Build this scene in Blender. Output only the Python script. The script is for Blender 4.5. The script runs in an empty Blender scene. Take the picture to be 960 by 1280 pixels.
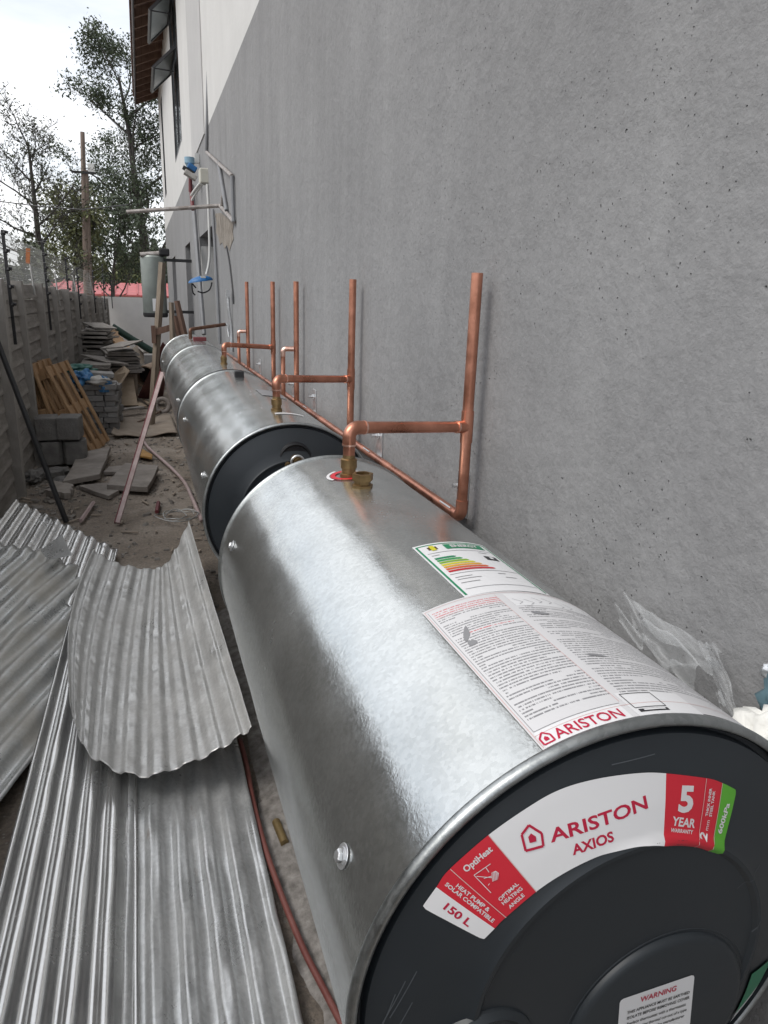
import bpy, bmesh, math, random
from math import sin, cos, pi, radians, sqrt, atan2
from mathutils import Vector, Matrix, noise
from bisect import bisect_right

random.seed(7)
SC = bpy.context.scene
COL = SC.collection

# ------------------------------------------------------------------ camera
FPX, YAW, PITCH, ROLL = 880.68, .3283, .2916, .0320
F = Vector((sin(YAW)*cos(PITCH), cos(YAW)*cos(PITCH), -sin(PITCH)))
R1 = Vector((cos(YAW), -sin(YAW), 0)); U1 = R1.cross(F)
RR = R1*cos(ROLL) + U1*sin(ROLL); UU = -R1*sin(ROLL) + U1*cos(ROLL)
cd = bpy.data.cameras.new("camera"); cam = bpy.data.objects.new("camera", cd); COL.objects.link(cam)
cam.matrix_world = Matrix(((RR.x, UU.x, -F.x, 0), (RR.y, UU.y, -F.y, 0), (RR.z, UU.z, -F.z, 0), (0, 0, 0, 1)))
cd.sensor_fit = 'VERTICAL'; cd.sensor_height = 32; cd.lens = 32*FPX/1280
cd.clip_start = .02; cd.clip_end = 2000
SC.camera = cam

# ------------------------------------------------------------------ sky and sun (bright overcast)
SUN_EL, SUN_AZ = radians(50), radians(-102)      # azimuth from +Y, positive to +X
w = bpy.data.worlds.new("World"); SC.world = w; w.use_nodes = True
nt = w.node_tree; nt.nodes.clear()
def N(t, **k):
    n = nt.nodes.new(t)
    for a, b in k.items(): setattr(n, a, b)
    return n
out = N('ShaderNodeOutputWorld'); bg = N('ShaderNodeBackground'); bg.inputs[1].default_value = .13
sky = N('ShaderNodeTexSky', sky_type='NISHITA'); sky.sun_disc = False
sky.sun_elevation = SUN_EL; sky.sun_rotation = SUN_AZ
tc = N('ShaderNodeTexCoord'); mp = N('ShaderNodeMapping'); mp.inputs['Scale'].default_value = (1.2, 1.2, 4.5)
n1 = N('ShaderNodeTexNoise'); n1.inputs['Scale'].default_value = 1.6; n1.inputs['Detail'].default_value = 6; n1.inputs['Roughness'].default_value = .55
r1 = N('ShaderNodeValToRGB'); r1.color_ramp.elements[0].position = .38; r1.color_ramp.elements[1].position = .66
r1.color_ramp.elements[0].color = (.70, .70, .70, 1); r1.color_ramp.elements[1].color = (1, 1, 1, 1)
r2 = N('ShaderNodeValToRGB'); r2.color_ramp.elements[0].color = (5.1, 5.3, 5.6, 1); r2.color_ramp.elements[1].color = (7.4, 7.45, 7.6, 1)
r2.color_ramp.elements[0].position = .3; r2.color_ramp.elements[1].position = .62
mx = N('ShaderNodeMixRGB')
nt.links.new(tc.outputs['Generated'], mp.inputs[0]); nt.links.new(mp.outputs[0], n1.inputs[0])
nt.links.new(n1.outputs[0], r1.inputs[0]); nt.links.new(n1.outputs[0], r2.inputs[0])
nt.links.new(r1.outputs[0], mx.inputs[0]); nt.links.new(sky.outputs[0], mx.inputs[1]); nt.links.new(r2.outputs[0], mx.inputs[2])
nt.links.new(mx.outputs[0], bg.inputs[0]); nt.links.new(bg.outputs[0], out.inputs[0])
sl = bpy.data.lights.new("sun", 'SUN'); sl.energy = 1.35; sl.angle = radians(34); sl.color = (1, .96, .9)
so = bpy.data.objects.new("sun", sl); COL.objects.link(so)
sd = Vector((sin(SUN_AZ)*cos(SUN_EL), cos(SUN_AZ)*cos(SUN_EL), sin(SUN_EL)))
so.rotation_euler = (-sd).to_track_quat('-Z', 'Y').to_euler(); so.location = (0, 0, 30)
SC.view_settings.view_transform = 'Standard'; SC.view_settings.look = 'None'
SC.view_settings.exposure = .52; SC.view_settings.gamma = 1

G = -1.55          # ground level; the camera is 1.55 m up at the origin
WX = .72           # face of the house wall
FX = -1.02         # face of the boundary fence

# ------------------------------------------------------------------ places in the yard
def ray(x, y): return F + RR*((x-480)/FPX) - UU*((y-640)/FPX)
def onz(x, y, z=G): r = ray(x, y); return r*(z/r.z)
def ony(x, y, Y): r = ray(x, y); return r*(Y/r.y)
def onx(x, y, X): r = ray(x, y); return r*(X/r.x)

# ------------------------------------------------------------------ materials
def mat(name, color, rough=.6, metal=0, var=0, vscale=8, detail=5, col2=None, bump=0, bscale=40, stretch=None, rvar=0, spec=None, coat=0, alpha=None, trans=0):
    m = bpy.data.materials.new(name); m.use_nodes = True; t = m.node_tree; b = t.nodes['Principled BSDF']
    b.inputs['Base Color'].default_value = (*color, 1); b.inputs['Roughness'].default_value = rough; b.inputs['Metallic'].default_value = metal
    if spec is not None: b.inputs['Specular IOR Level'].default_value = spec
    if coat: b.inputs['Coat Weight'].default_value = coat
    if trans: b.inputs['Transmission Weight'].default_value = trans
    if alpha is not None: b.inputs['Alpha'].default_value = alpha
    if var or bump or col2 or rvar:
        co = t.nodes.new('ShaderNodeTexCoord'); mp = t.nodes.new('ShaderNodeMapping'); t.links.new(co.outputs['Object'], mp.inputs[0])
        if stretch: mp.inputs['Scale'].default_value = stretch
        n = t.nodes.new('ShaderNodeTexNoise'); n.inputs['Scale'].default_value = vscale; n.inputs['Detail'].default_value = detail; n.inputs['Roughness'].default_value = .62
        t.links.new(mp.outputs[0], n.inputs[0])
        if var or col2:
            c2 = col2 or tuple(min(1, c*(1+var)) for c in color); c1 = color if col2 else tuple(c*(1-var) for c in color)
            r = t.nodes.new('ShaderNodeValToRGB'); r.color_ramp.elements[0].position = .33; r.color_ramp.elements[1].position = .68
            r.color_ramp.elements[0].color = (*c1, 1); r.color_ramp.elements[1].color = (*c2, 1)
            t.links.new(n.outputs[0], r.inputs[0]); t.links.new(r.outputs[0], b.inputs['Base Color'])
        if rvar:
            mr = t.nodes.new('ShaderNodeMapRange'); mr.inputs[1].default_value = .35; mr.inputs[2].default_value = .65
            mr.inputs[3].default_value = max(.02, rough-rvar); mr.inputs[4].default_value = rough+rvar
            t.links.new(n.outputs[0], mr.inputs[0]); t.links.new(mr.outputs[0], b.inputs['Roughness'])
        if bump:
            n2 = t.nodes.new('ShaderNodeTexNoise'); n2.inputs['Scale'].default_value = bscale; n2.inputs['Detail'].default_value = 5
            t.links.new(mp.outputs[0], n2.inputs[0])
            bp = t.nodes.new('ShaderNodeBump'); bp.inputs['Strength'].default_value = bump; bp.inputs['Distance'].default_value = .01
            t.links.new(n2.outputs[0], bp.inputs['Height']); t.links.new(bp.outputs[0], b.inputs['Normal'])
    return m

def node(t, typ, **kw):
    n = t.nodes.new(typ)
    for k, v in kw.items(): setattr(n, k, v)
    return n
def ramp(t, src, stops):
    r = node(t, 'ShaderNodeValToRGB'); e = r.color_ramp.elements
    while len(e) < len(stops): e.new(.5)
    for i, (p, c) in enumerate(stops):
        e[i].position = p; e[i].color = (*c, 1) if len(c) == 3 else c
    t.links.new(src, r.inputs[0]); return r.outputs[0]
def tnoise(t, vec, scale, detail=4, rough=.55):
    n = node(t, 'ShaderNodeTexNoise'); n.inputs['Scale'].default_value = scale; n.inputs['Detail'].default_value = detail; n.inputs['Roughness'].default_value = rough
    t.links.new(vec, n.inputs[0]); return n.outputs[0]
def tmath(t, op, a, b=None, c=None):
    n = node(t, 'ShaderNodeMath', operation=op)
    for i, v in enumerate((a, b, c)):
        if v is None: continue
        if isinstance(v, (int, float)): n.inputs[i].default_value = v
        else: t.links.new(v, n.inputs[i])
    return n.outputs[0]
def tmix(t, fac, a, b, bt='MIX'):
    n = node(t, 'ShaderNodeMixRGB', blend_type=bt)
    for i, v in enumerate((fac, a, b)):
        if isinstance(v, (int, float)): n.inputs[i].default_value = v
        elif isinstance(v, tuple): n.inputs[i].default_value = (*v, 1)
        else: t.links.new(v, n.inputs[i])
    return n.outputs[0]
def objvec(t, scale=(1, 1, 1)):
    co = node(t, 'ShaderNodeTexCoord'); mp = node(t, 'ShaderNodeMapping'); mp.inputs['Scale'].default_value = scale
    t.links.new(co.outputs['Object'], mp.inputs[0]); return mp.outputs[0]
def base(name):
    m = bpy.data.materials.new(name); m.use_nodes = True
    return m, m.node_tree, m.node_tree.nodes['Principled BSDF']
def tbump(t, b, h, strength, dist=.01, prev=None):
    bp = node(t, 'ShaderNodeBump'); bp.inputs['Strength'].default_value = strength; bp.inputs['Distance'].default_value = dist
    t.links.new(h, bp.inputs['Height'])
    if prev: t.links.new(prev, bp.inputs['Normal'])
    t.links.new(bp.outputs[0], b.inputs['Normal']); return bp.outputs[0]

def plaster():
    m, t, b = base('grey_plaster'); v = objvec(t)
    big = ramp(t, tnoise(t, v, 1.3, 6), [(.3, (.240, .239, .240)), (.7, (.280, .279, .280))])
    streak = ramp(t, tnoise(t, objvec(t, (1, 2.2, .5)), 2.3, 6), [(.3, (.90, .90, .905)), (.68, (1.05, 1.05, 1.05))])
    fine = ramp(t, tnoise(t, v, 70, 6, .75), [(.3, (.89, .89, .89)), (.7, (1.08, 1.08, 1.08))])
    drip = ramp(t, tnoise(t, objvec(t, (1, 5.5, .22)), 2.6, 6, .65), [(.36, (.94, .94, .94)), (.56, (1, 1, 1))])
    big = tmix(t, .75, big, drip, 'MULTIPLY')
    c = tmix(t, 1, tmix(t, .8, big, streak, 'MULTIPLY'), fine, 'MULTIPLY')
    # pits in the plaster: sparse holes of uneven size, the shade inside them painted into the colour
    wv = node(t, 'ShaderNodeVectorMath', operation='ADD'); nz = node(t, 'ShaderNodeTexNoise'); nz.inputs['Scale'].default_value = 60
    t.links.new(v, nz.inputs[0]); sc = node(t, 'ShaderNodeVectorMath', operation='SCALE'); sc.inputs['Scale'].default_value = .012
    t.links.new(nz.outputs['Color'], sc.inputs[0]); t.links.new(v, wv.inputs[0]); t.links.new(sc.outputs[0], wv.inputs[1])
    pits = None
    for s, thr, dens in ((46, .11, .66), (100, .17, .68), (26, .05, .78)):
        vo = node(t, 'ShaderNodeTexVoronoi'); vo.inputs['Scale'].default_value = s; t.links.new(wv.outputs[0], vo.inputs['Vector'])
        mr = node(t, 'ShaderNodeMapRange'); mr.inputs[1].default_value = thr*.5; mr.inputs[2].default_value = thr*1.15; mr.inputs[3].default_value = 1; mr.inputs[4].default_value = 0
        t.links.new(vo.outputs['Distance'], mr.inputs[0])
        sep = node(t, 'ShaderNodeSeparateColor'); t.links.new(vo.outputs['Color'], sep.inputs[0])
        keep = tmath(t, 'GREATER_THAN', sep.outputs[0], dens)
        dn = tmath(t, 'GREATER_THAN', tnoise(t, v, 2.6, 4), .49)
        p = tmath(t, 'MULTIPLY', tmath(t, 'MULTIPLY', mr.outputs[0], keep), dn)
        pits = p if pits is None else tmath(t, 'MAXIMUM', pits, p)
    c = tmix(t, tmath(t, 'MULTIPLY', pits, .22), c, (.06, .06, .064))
    # a faint trowel joint running along the wall
    se = node(t, 'ShaderNodeSeparateXYZ'); t.links.new(v, se.inputs[0])
    jz = tmath(t, 'ADD', se.outputs[2], tmath(t, 'MULTIPLY', tnoise(t, v, 3, 5, .7), .03))
    jl = tmath(t, 'LESS_THAN', tmath(t, 'ABSOLUTE', tmath(t, 'ADD', jz, .448-.015)), .0016)
    c = tmix(t, tmath(t, 'MULTIPLY', jl, .55), c, (.07, .07, .075))
    t.links.new(c, b.inputs['Base Color']); b.inputs['Roughness'].default_value = .9; b.inputs['Specular IOR Level'].default_value = .25
    n0 = tbump(t, b, tnoise(t, objvec(t, (1, 1, .55)), 5.5, 3, .5), .55, .03)
    n1 = tbump(t, b, tnoise(t, v, 19, 6, .62), .42, .018, n0)
    n2 = tbump(t, b, tnoise(t, v, 130, 4, .7), .5, .003, n1)
    tbump(t, b, tmath(t, 'MULTIPLY', tmath(t, 'MAXIMUM', pits, jl), -1), 1.0, .006, n2)
    return m

def galv(name, c1, c2, rough, spangle=150, dirt=0, dirtcol=(.2, .17, .13), bump=.25, metal=1, fine=1.0, wear=0):
    m, t, b = base(name); v = objvec(t)
    vo = node(t, 'ShaderNodeTexVoronoi'); vo.inputs['Scale'].default_value = spangle; t.links.new(v, vo.inputs['Vector'])
    sep = node(t, 'ShaderNodeSeparateColor'); t.links.new(vo.outputs['Color'], sep.inputs[0])
    c = ramp(t, sep.outputs[0], [(0, c1), (1, c2)])
    big = tnoise(t, v, 5, 6, .65)
    if wear: c = tmix(t, .9, c, ramp(t, tnoise(t, objvec(t, (1, .55, 1)), 13, 9, .72), [(.30, (.70, .70, .69)), (.46, (.93, .93, .92)), (.70, (1.04, 1.04, 1.03))]), 'MULTIPLY')
    c = tmix(t, .35, c, ramp(t, big, [(.3, tuple(x*.75 for x in c1)), (.7, tuple(min(1, x*1.1) for x in c2))]))
    mr = node(t, 'ShaderNodeMapRange'); mr.inputs[3].default_value = rough*.72; mr.inputs[4].default_value = rough*1.35
    mixr = tmath(t, 'ADD', tmath(t, 'MULTIPLY', sep.outputs[1], .4), tmath(t, 'MULTIPLY', ramp(t, big, [(.35, (0, 0, 0)), (.65, (1, 1, 1))]), .6))
    t.links.new(mixr, mr.inputs[0]); rg = mr.outputs[0]
    if dirt:
        dn = ramp(t, tnoise(t, objvec(t, (1, .5, 1)), 6, 8, .7), [(.5-dirt*.25, (0, 0, 0)), (.75-dirt*.25, (1, 1, 1))])
        dd = tmath(t, 'MULTIPLY', dn, min(1, .35+dirt*.5))
        c = tmix(t, dd, c, dirtcol)
        rs = ramp(t, tnoise(t, objvec(t, (1.6, .35, 1)), 9, 7, .7), [(.64, (0, 0, 0)), (.72, (1, 1, 1))])
        c = tmix(t, tmath(t, 'MULTIPLY', rs, .55), c, (.20, .12, .08)); dd = tmath(t, 'MAXIMUM', dd, tmath(t, 'MULTIPLY', rs, .7))
        rg = tmath(t, 'ADD', rg, tmath(t, 'MULTIPLY', dd, .35))
        t.links.new(tmath(t, 'SUBTRACT', metal, tmath(t, 'MULTIPLY', dd, .7)), b.inputs['Metallic'])
    else: b.inputs['Metallic'].default_value = metal
    t.links.new(c, b.inputs['Base Color']); t.links.new(rg, b.inputs['Roughness'])
    n1 = tbump(t, b, tnoise(t, v, 9, 3), bump*.2, .02)
    n2 = tbump(t, b, tnoise(t, v, 210, 3, .6), bump*fine, .002, n1)
    return m

def ground_mat():
    m, t, b = base('dirt_ground'); v = objvec(t)
    c = ramp(t, tnoise(t, v, 1.1, 9, .65), [(.34, (.17, .142, .115)), (.5, (.265, .226, .188)), (.68, (.41, .365, .32))])
    f = ramp(t, tnoise(t, v, 60, 5, .7), [(.3, (.6, .6, .6)), (.72, (1.35, 1.32, 1.28))])
    c = tmix(t, .9, c, f, 'MULTIPLY')
    vo = node(t, 'ShaderNodeTexVoronoi'); vo.inputs['Scale'].default_value = 70; t.links.new(v, vo.inputs['Vector'])
    sep = node(t, 'ShaderNodeSeparateColor'); t.links.new(vo.outputs['Color'], sep.inputs[0])
    st = tmath(t, 'MULTIPLY', tmath(t, 'LESS_THAN', vo.outputs['Distance'], .26), tmath(t, 'GREATER_THAN', sep.outputs[0], .8))
    c = tmix(t, tmath(t, 'MULTIPLY', st, .7), c, (.33, .31, .28))
    t.links.new(c, b.inputs['Base Color']); b.inputs['Roughness'].default_value = .92
    n1 = tbump(t, b, tnoise(t, v, 9, 8, .7), .9, .04)
    tbump(t, b, tmath(t, 'ADD', tnoise(t, v, 90, 5, .7), st), .6, .006, n1)
    return m

def wood(name, c1, c2, stretch=(12, 12, 1.2), rough=.75):
    m, t, b = base(name); v = objvec(t, stretch)
    c = ramp(t, tnoise(t, v, 3, 6, .6), [(.3, c1), (.7, c2)])
    c2_ = tmix(t, .5, c, ramp(t, tnoise(t, objvec(t), 4, 4), [(.3, (.65, .65, .65)), (.7, (1.15, 1.15, 1.15))]), 'MULTIPLY')
    t.links.new(c2_, b.inputs['Base Color']); b.inputs['Roughness'].default_value = rough
    tbump(t, b, tnoise(t, v, 9, 5), .3, .005); return m

def print_mat():
    """white sticker with columns of small illegible print; UV in metres"""
    m, t, b = base('printed_notice')
    uv = node(t, 'ShaderNodeTexCoord'); sp = node(t, 'ShaderNodeSeparateXYZ'); t.links.new(uv.outputs['UV'], sp.inputs[0])
    U, V = sp.outputs[0], sp.outputs[1]
    rows = tmath(t, 'FRACT', tmath(t, 'MULTIPLY', V, 1/.0050)); rid = tmath(t, 'FLOOR', tmath(t, 'MULTIPLY', V, 1/.0050))
    inrow = tmath(t, 'MULTIPLY', tmath(t, 'GREATER_THAN', rows, .30), tmath(t, 'LESS_THAN', rows, .74))
    cb = node(t, 'ShaderNodeCombineXYZ'); t.links.new(tmath(t, 'MULTIPLY', U, 620), cb.inputs[0]); t.links.new(tmath(t, 'MULTIPLY', rid, 7.31), cb.inputs[1])
    chars = tmath(t, 'GREATER_THAN', tnoise(t, cb.outputs[0], 1.0, 2, .7), .44)
    cb2 = node(t, 'ShaderNodeCombineXYZ'); t.links.new(tmath(t, 'MULTIPLY', U, 9), cb2.inputs[0]); t.links.new(tmath(t, 'MULTIPLY', rid, 3.7), cb2.inputs[1])
    block = tmath(t, 'GREATER_THAN', tnoise(t, cb2.outputs[0], 1.0, 1), .40)
    # columns (u from left edge)
    colm = tmath(t, 'MAXIMUM', tmath(t, 'MULTIPLY', tmath(t, 'GREATER_THAN', U, .008), tmath(t, 'LESS_THAN', U, .095)),
                 tmath(t, 'MULTIPLY', tmath(t, 'GREATER_THAN', U, .106), tmath(t, 'LESS_THAN', U, .245)))
    colm = tmath(t, 'MULTIPLY', colm, tmath(t, 'MULTIPLY', tmath(t, 'GREATER_THAN', V, .040), tmath(t, 'LESS_THAN', V, .276)))
    k = tmath(t, 'MULTIPLY', tmath(t, 'MULTIPLY', inrow, chars), tmath(t, 'MULTIPLY', block, colm))
    cb3 = node(t, 'ShaderNodeCombineXYZ'); t.links.new(tmath(t, 'MULTIPLY', rid, .23), cb3.inputs[1])
    redrow = tmath(t, 'GREATER_THAN', tnoise(t, cb3.outputs[0], 1.0, 1), .63)
    redt = tmath(t, 'MULTIPLY', redrow, tmath(t, 'LESS_THAN', U, .095))
    redt = tmath(t, 'MAXIMUM', redt, tmath(t, 'GREATER_THAN', V, .258))
    tcol = tmix(t, redt, (.17, .17, .18), (.55, .10, .12))
    c = tmix(t, tmath(t, 'MULTIPLY', k, .85), (.66, .655, .665), tcol)
    t.links.new(c, b.inputs['Base Color']); b.inputs['Roughness'].default_value = .34
    return m

M = {}
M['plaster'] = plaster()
M['white_wall'] = mat('white_painted_wall', (.58, .575, .56), .85, var=.05, vscale=2, bump=.3, bscale=30)
M['grey_band'] = mat('grey_white_band', (.45, .445, .44), .85, var=.05, vscale=2, bump=.2, bscale=30)
M['galv'] = galv('galvanised_steel', (.64, .66, .65), (.79, .81, .80), .205, 210, bump=.11, metal=.94, wear=1)
M['rim'] = galv('rolled_steel_rim', (.36, .38, .38), (.50, .52, .52), .42, 190, bump=.1)
M['sheet_new'] = galv('bright_roof_sheet', (.72, .72, .71), (.78, .78, .77), .22, 120, bump=.015, fine=.05, metal=.78)
M['sheet_old'] = galv('weathered_roof_sheet', (.60, .61, .61), (.78, .79, .79), .30, 120, dirt=.28, dirtcol=(.48, .47, .45), bump=.05, fine=.06, metal=.62, wear=1)
M['sheet_grey'] = galv('dull_roof_sheet', (.52, .52, .51), (.70, .70, .69), .32, 120, dirt=.42, dirtcol=(.40, .39, .37), bump=.2, fine=.12, metal=.5, wear=1)
M['sheet_tan'] = galv('dusty_roof_sheet', (.50, .52, .52), (.66, .67, .67), .26, 120, dirt=.5, dirtcol=(.42, .38, .31), bump=.12, fine=.12, metal=.55, wear=1)
M['cap'] = mat('dark_blue_plastic', (.023, .028, .033), .44, var=.12, vscale=3, rvar=.08, bump=.03, bscale=8)
M['black'] = mat('black_plastic', (.012, .012, .014), .5)
M['copper'] = mat('copper', (.40, .165, .105), .34, .92, col2=(.72, .34, .235), vscale=11, rvar=.10, bump=.04, bscale=60)
M['copper_clean'] = mat('polished_copper', (.86, .50, .38), .28, .95, col2=(.93, .66, .56), vscale=60)
M['copper_old'] = mat('tarnished_copper', (.18, .10, .07), .5, .8, var=.3, vscale=30)
M['brass'] = mat('brass', (.30, .205, .10), .45, .95, var=.2, vscale=50)
M['zinc'] = mat('zinc_plate', (.70, .71, .72), .34, .82, var=.15, vscale=40, bump=.1, bscale=90)
M['pvc'] = mat('grey_conduit', (.20, .205, .215), .5, var=.1)
M['white_plastic'] = mat('white_plastic', (.62, .62, .60), .45, var=.05)
M['beige_box'] = mat('beige_box', (.50, .49, .43), .55, var=.06)
M['blue'] = mat('blue_plastic', (.02, .13, .34), .45, var=.2, vscale=20)
M['blue_pale'] = mat('pale_blue_plastic', (.22, .36, .46), .4, var=.1)
M['ground'] = ground_mat()
M['cement'] = mat('cement_strip', (.16, .15, .14), .9, var=.25, vscale=9, bump=.5, bscale=70)
M['fence'] = mat('precast_concrete', (.185, .170, .155), .92, col2=(.33, .308, .285), vscale=3.2, detail=9, bump=.5, bscale=45)
M['fence_post'] = mat('precast_post_concrete', (.21, .196, .180), .92, col2=(.33, .312, .292), vscale=4, detail=9, bump=.4, bscale=50)
M['block'] = mat('dark_concrete_block', (.12, .115, .11), .93, col2=(.20, .192, .182), vscale=9, detail=8, bump=.6, bscale=60)
M['paver'] = mat('grey_paver', (.19, .185, .18), .9, col2=(.29, .285, .275), vscale=7, bump=.4, bscale=60)
M['slab'] = mat('broken_concrete_slab', (.19, .168, .15), .92, col2=(.33, .30, .27), vscale=5, detail=8, bump=.5, bscale=40)
M['pallet'] = wood('pallet_pine', (.27, .155, .075), (.43, .27, .145))
M['timber'] = wood('weathered_timber', (.17, .135, .10), (.32, .26, .20))
M['timber_red'] = wood('brown_timber', (.12, .065, .045), (.24, .15, .11))
M['ply'] = wood('plywood', (.33, .255, .18), (.46, .37, .275), (2, 2, 2))
M['card'] = wood('dusty_board', (.26, .21, .165), (.36, .30, .24), (2, 2, 2))
M['slate'] = mat('stacked_grey_board', (.17, .155, .14), .85, col2=(.31, .285, .26), vscale=12, bump=.3)
M['maroon'] = mat('maroon_paint', (.075, .022, .024), .5, col2=(.12, .035, .035), vscale=6)
M['red_pvc'] = mat('faded_red_hose', (.20, .062, .052), .5, col2=(.30, .12, .10), vscale=9)
M['pink'] = mat('pink_grey_paint', (.36, .26, .25), .6, col2=(.48, .38, .37), vscale=14)
M['dark_red'] = mat('dark_red_stripe', (.14, .025, .03), .55)
M['rust'] = mat('rusty_steel', (.09, .06, .045), .75, .2, col2=(.22, .15, .11), vscale=25, bump=.3)
M['pipe_steel'] = mat('dirty_steel_pipe', (.22, .19, .17), .55, .5, col2=(.46, .43, .41), vscale=18)
M['dark_steel'] = mat('dark_steel', (.030, .030, .032), .55, .3, var=.3)
M['wire'] = mat('galvanised_wire', (.45, .45, .44), .5, .8)
M['tarp'] = mat('blue_tarpaulin', (.02, .10, .26), .5, col2=(.06, .22, .42), vscale=6, bump=.4, bscale=10)
M['tarp_green'] = mat('green_cloth', (.02, .09, .075), .6, col2=(.04, .16, .13), vscale=6)
M['sack'] = mat('cement_sack', (.40, .385, .36), .8, var=.2, vscale=7, bump=.5, bscale=14)
M['film'] = mat('clear_plastic_film', (.80, .82, .83), .20, alpha=.20, bump=.35, bscale=14, spec=.8)
M['white_bag'] = mat('white_bag', (.74, .73, .69), .6, bump=.6, bscale=30, var=.08)
M['teal'] = mat('blue_grey_wrap', (.10, .17, .20), .5, var=.15)
M['endwall'] = mat('white_end_wall', (.78, .76, .74), .9, var=.05, vscale=3)
M['red_roof'] = mat('red_sheet_roof', (.42, .10, .10), .6, var=.12, vscale=2)
M['green_pipe'] = mat('dark_green_pipe', (.022, .055, .042), .45, var=.2)
M['pole'] = mat('timber_pole', (.14, .105, .085), .85, col2=(.24, .19, .16), vscale=4, stretch=(6, 6, .5))
M['bark'] = mat('bark', (.035, .032, .030), .9, col2=(.075, .066, .060), vscale=8)
M['leaf'] = mat('dark_leaves', (.030, .045, .022), .6, col2=(.060, .085, .040), vscale=2.5)
M['leaf_pale'] = mat('dusty_leaves', (.045, .055, .032), .6, col2=(.085, .10, .055), vscale=2.5)
M['leaf_yellow'] = mat('yellow_green_leaves', (.08, .095, .03), .6, col2=(.14, .15, .06), vscale=3)
M['fascia'] = mat('dark_fascia', (.035, .033, .036), .6, var=.1)
M['gutter'] = mat('white_gutter_edge', (.62, .60, .60), .5)
M['tile'] = mat('roof_tile', (.10, .052, .040), .8, col2=(.17, .095, .075), vscale=7)
M['steel_window'] = mat('dark_window_frame', (.035, .034, .037), .45)
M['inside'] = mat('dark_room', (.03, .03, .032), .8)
M['glass'] = mat('window_glass', (.10, .12, .13), .08, spec=.8)
M['glass_frost'] = mat('obscured_glass', (.46, .49, .49), .32, spec=.6, var=.08, vscale=6)
M['st_white'] = mat('white_sticker', (.76, .76, .77), .38)
M['st_red'] = mat('red_sticker', (.60, .022, .04), .38)
M['st_redink'] = mat('red_ink', (.48, .012, .05), .4)
M['st_green'] = mat('green_sticker', (.11, .40, .035), .38)
M['st_dgreen'] = mat('dark_green_ink', (.01, .22, .10), .4)
M['st_line'] = mat('pink_white_line', (.62, .42, .40), .4)
M['st_black'] = mat('black_ink', (.025, .025, .028), .4)
M['st_grey'] = mat('grey_scuff', (.25, .25, .26), .5)
M['st_ink'] = mat('white_ink', (.68, .66, .67), .4)
for nme, c in dict(e1=(.01, .22, .10), e2=(.03, .32, .08), e3=(.22, .42, .03), e4=(.62, .58, .03), e5=(.68, .36, .03), e6=(.62, .12, .03), e7=(.52, .02, .03)).items():
    M[nme] = mat('energy_bar_'+nme[1], c, .4)
M['print'] = print_mat()

# ------------------------------------------------------------------ mesh helpers
class MB:
    def __init__(s): s.v = []; s.f = []; s.uv = None
    def add(s, vs, fs):
        k = len(s.v); s.v += [tuple(v) for v in vs]; s.f += [tuple(i+k for i in f) for f in fs]; return s
    def box(s, c, d, R=None, taper=0):
        hx, hy, hz = d[0]/2, d[1]/2, d[2]/2; vs = []
        for z in (-1, 1):
            k = 1-taper if z > 0 else 1
            for x, y in ((-1, -1), (1, -1), (1, 1), (-1, 1)):
                p = Vector((x*hx*k, y*hy*k, z*hz)); p = (R @ p if R else p) + Vector(c); vs.append(p)
        return s.add(vs, [(3, 2, 1, 0), (4, 5, 6, 7), (0, 1, 5, 4), (1, 2, 6, 5), (2, 3, 7, 6), (3, 0, 4, 7)])
    def hexa(s, p):  # eight corners: bottom four then top four
        return s.add(p, [(3, 2, 1, 0), (4, 5, 6, 7), (0, 1, 5, 4), (1, 2, 6, 5), (2, 3, 7, 6), (3, 0, 4, 7)])
    def tube(s, pts, r, n=12, caps=True):
        pts = [Vector(p) for p in pts]; rs = r if isinstance(r, (list, tuple)) else [r]*len(pts)
        t = (pts[1]-pts[0]).normalized(); a = Vector((0, 0, 1)) if abs(t.z) < .9 else Vector((1, 0, 0))
        u = t.cross(a).normalized(); vs = []
        for i, p in enumerate(pts):
            if i == 0: t = (pts[1]-pts[0]).normalized()
            elif i == len(pts)-1: t = (pts[-1]-pts[-2]).normalized()
            else: t = ((pts[i+1]-p).normalized()+(p-pts[i-1]).normalized()).normalized()
            u = (u - t*u.dot(t)).normalized(); w_ = t.cross(u)
            for k in range(n):
                an = 2*pi*k/n; vs.append(p+(u*cos(an)+w_*sin(an))*rs[i])
        fs = [(i*n+k, i*n+(k+1) % n, (i+1)*n+(k+1) % n, (i+1)*n+k) for i in range(len(pts)-1) for k in range(n)]
        if caps: fs += [tuple(range(n))[::-1], tuple(range((len(pts)-1)*n, len(pts)*n))]
        return s.add(vs, fs)
    def build(s, name, m, parent=None, smooth=False, bevel=0, label=None, kind=None):
        loc = Vector(parent.get('_w', (0, 0, 0))) if parent else Vector((0, 0, 0))
        me = bpy.data.meshes.new(name)
        me.from_pydata([tuple(Vector(v)-loc) for v in s.v], [], s.f)
        if s.uv:
            ul = me.uv_layers.new(name='UVMap')
            for lp in me.loops: ul.data[lp.index].uv = s.uv[lp.vertex_index]
        me.materials.append(m)
        if smooth:
            for p in me.polygons: p.use_smooth = True
            if smooth == 'auto' and hasattr(me, 'set_sharp_from_angle'): me.set_sharp_from_angle(angle=radians(35))
        me.update()
        o = bpy.data.objects.new(name, me); COL.objects.link(o)
        if parent:
            o.parent = parent; o['_w'] = tuple(loc)
        if bevel:
            b = o.modifiers.new('bevel', 'BEVEL'); b.width = bevel; b.segments = 2; b.limit_method = 'ANGLE'
        if label: o['label'] = label
        if kind: o['kind'] = kind
        return o
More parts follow.
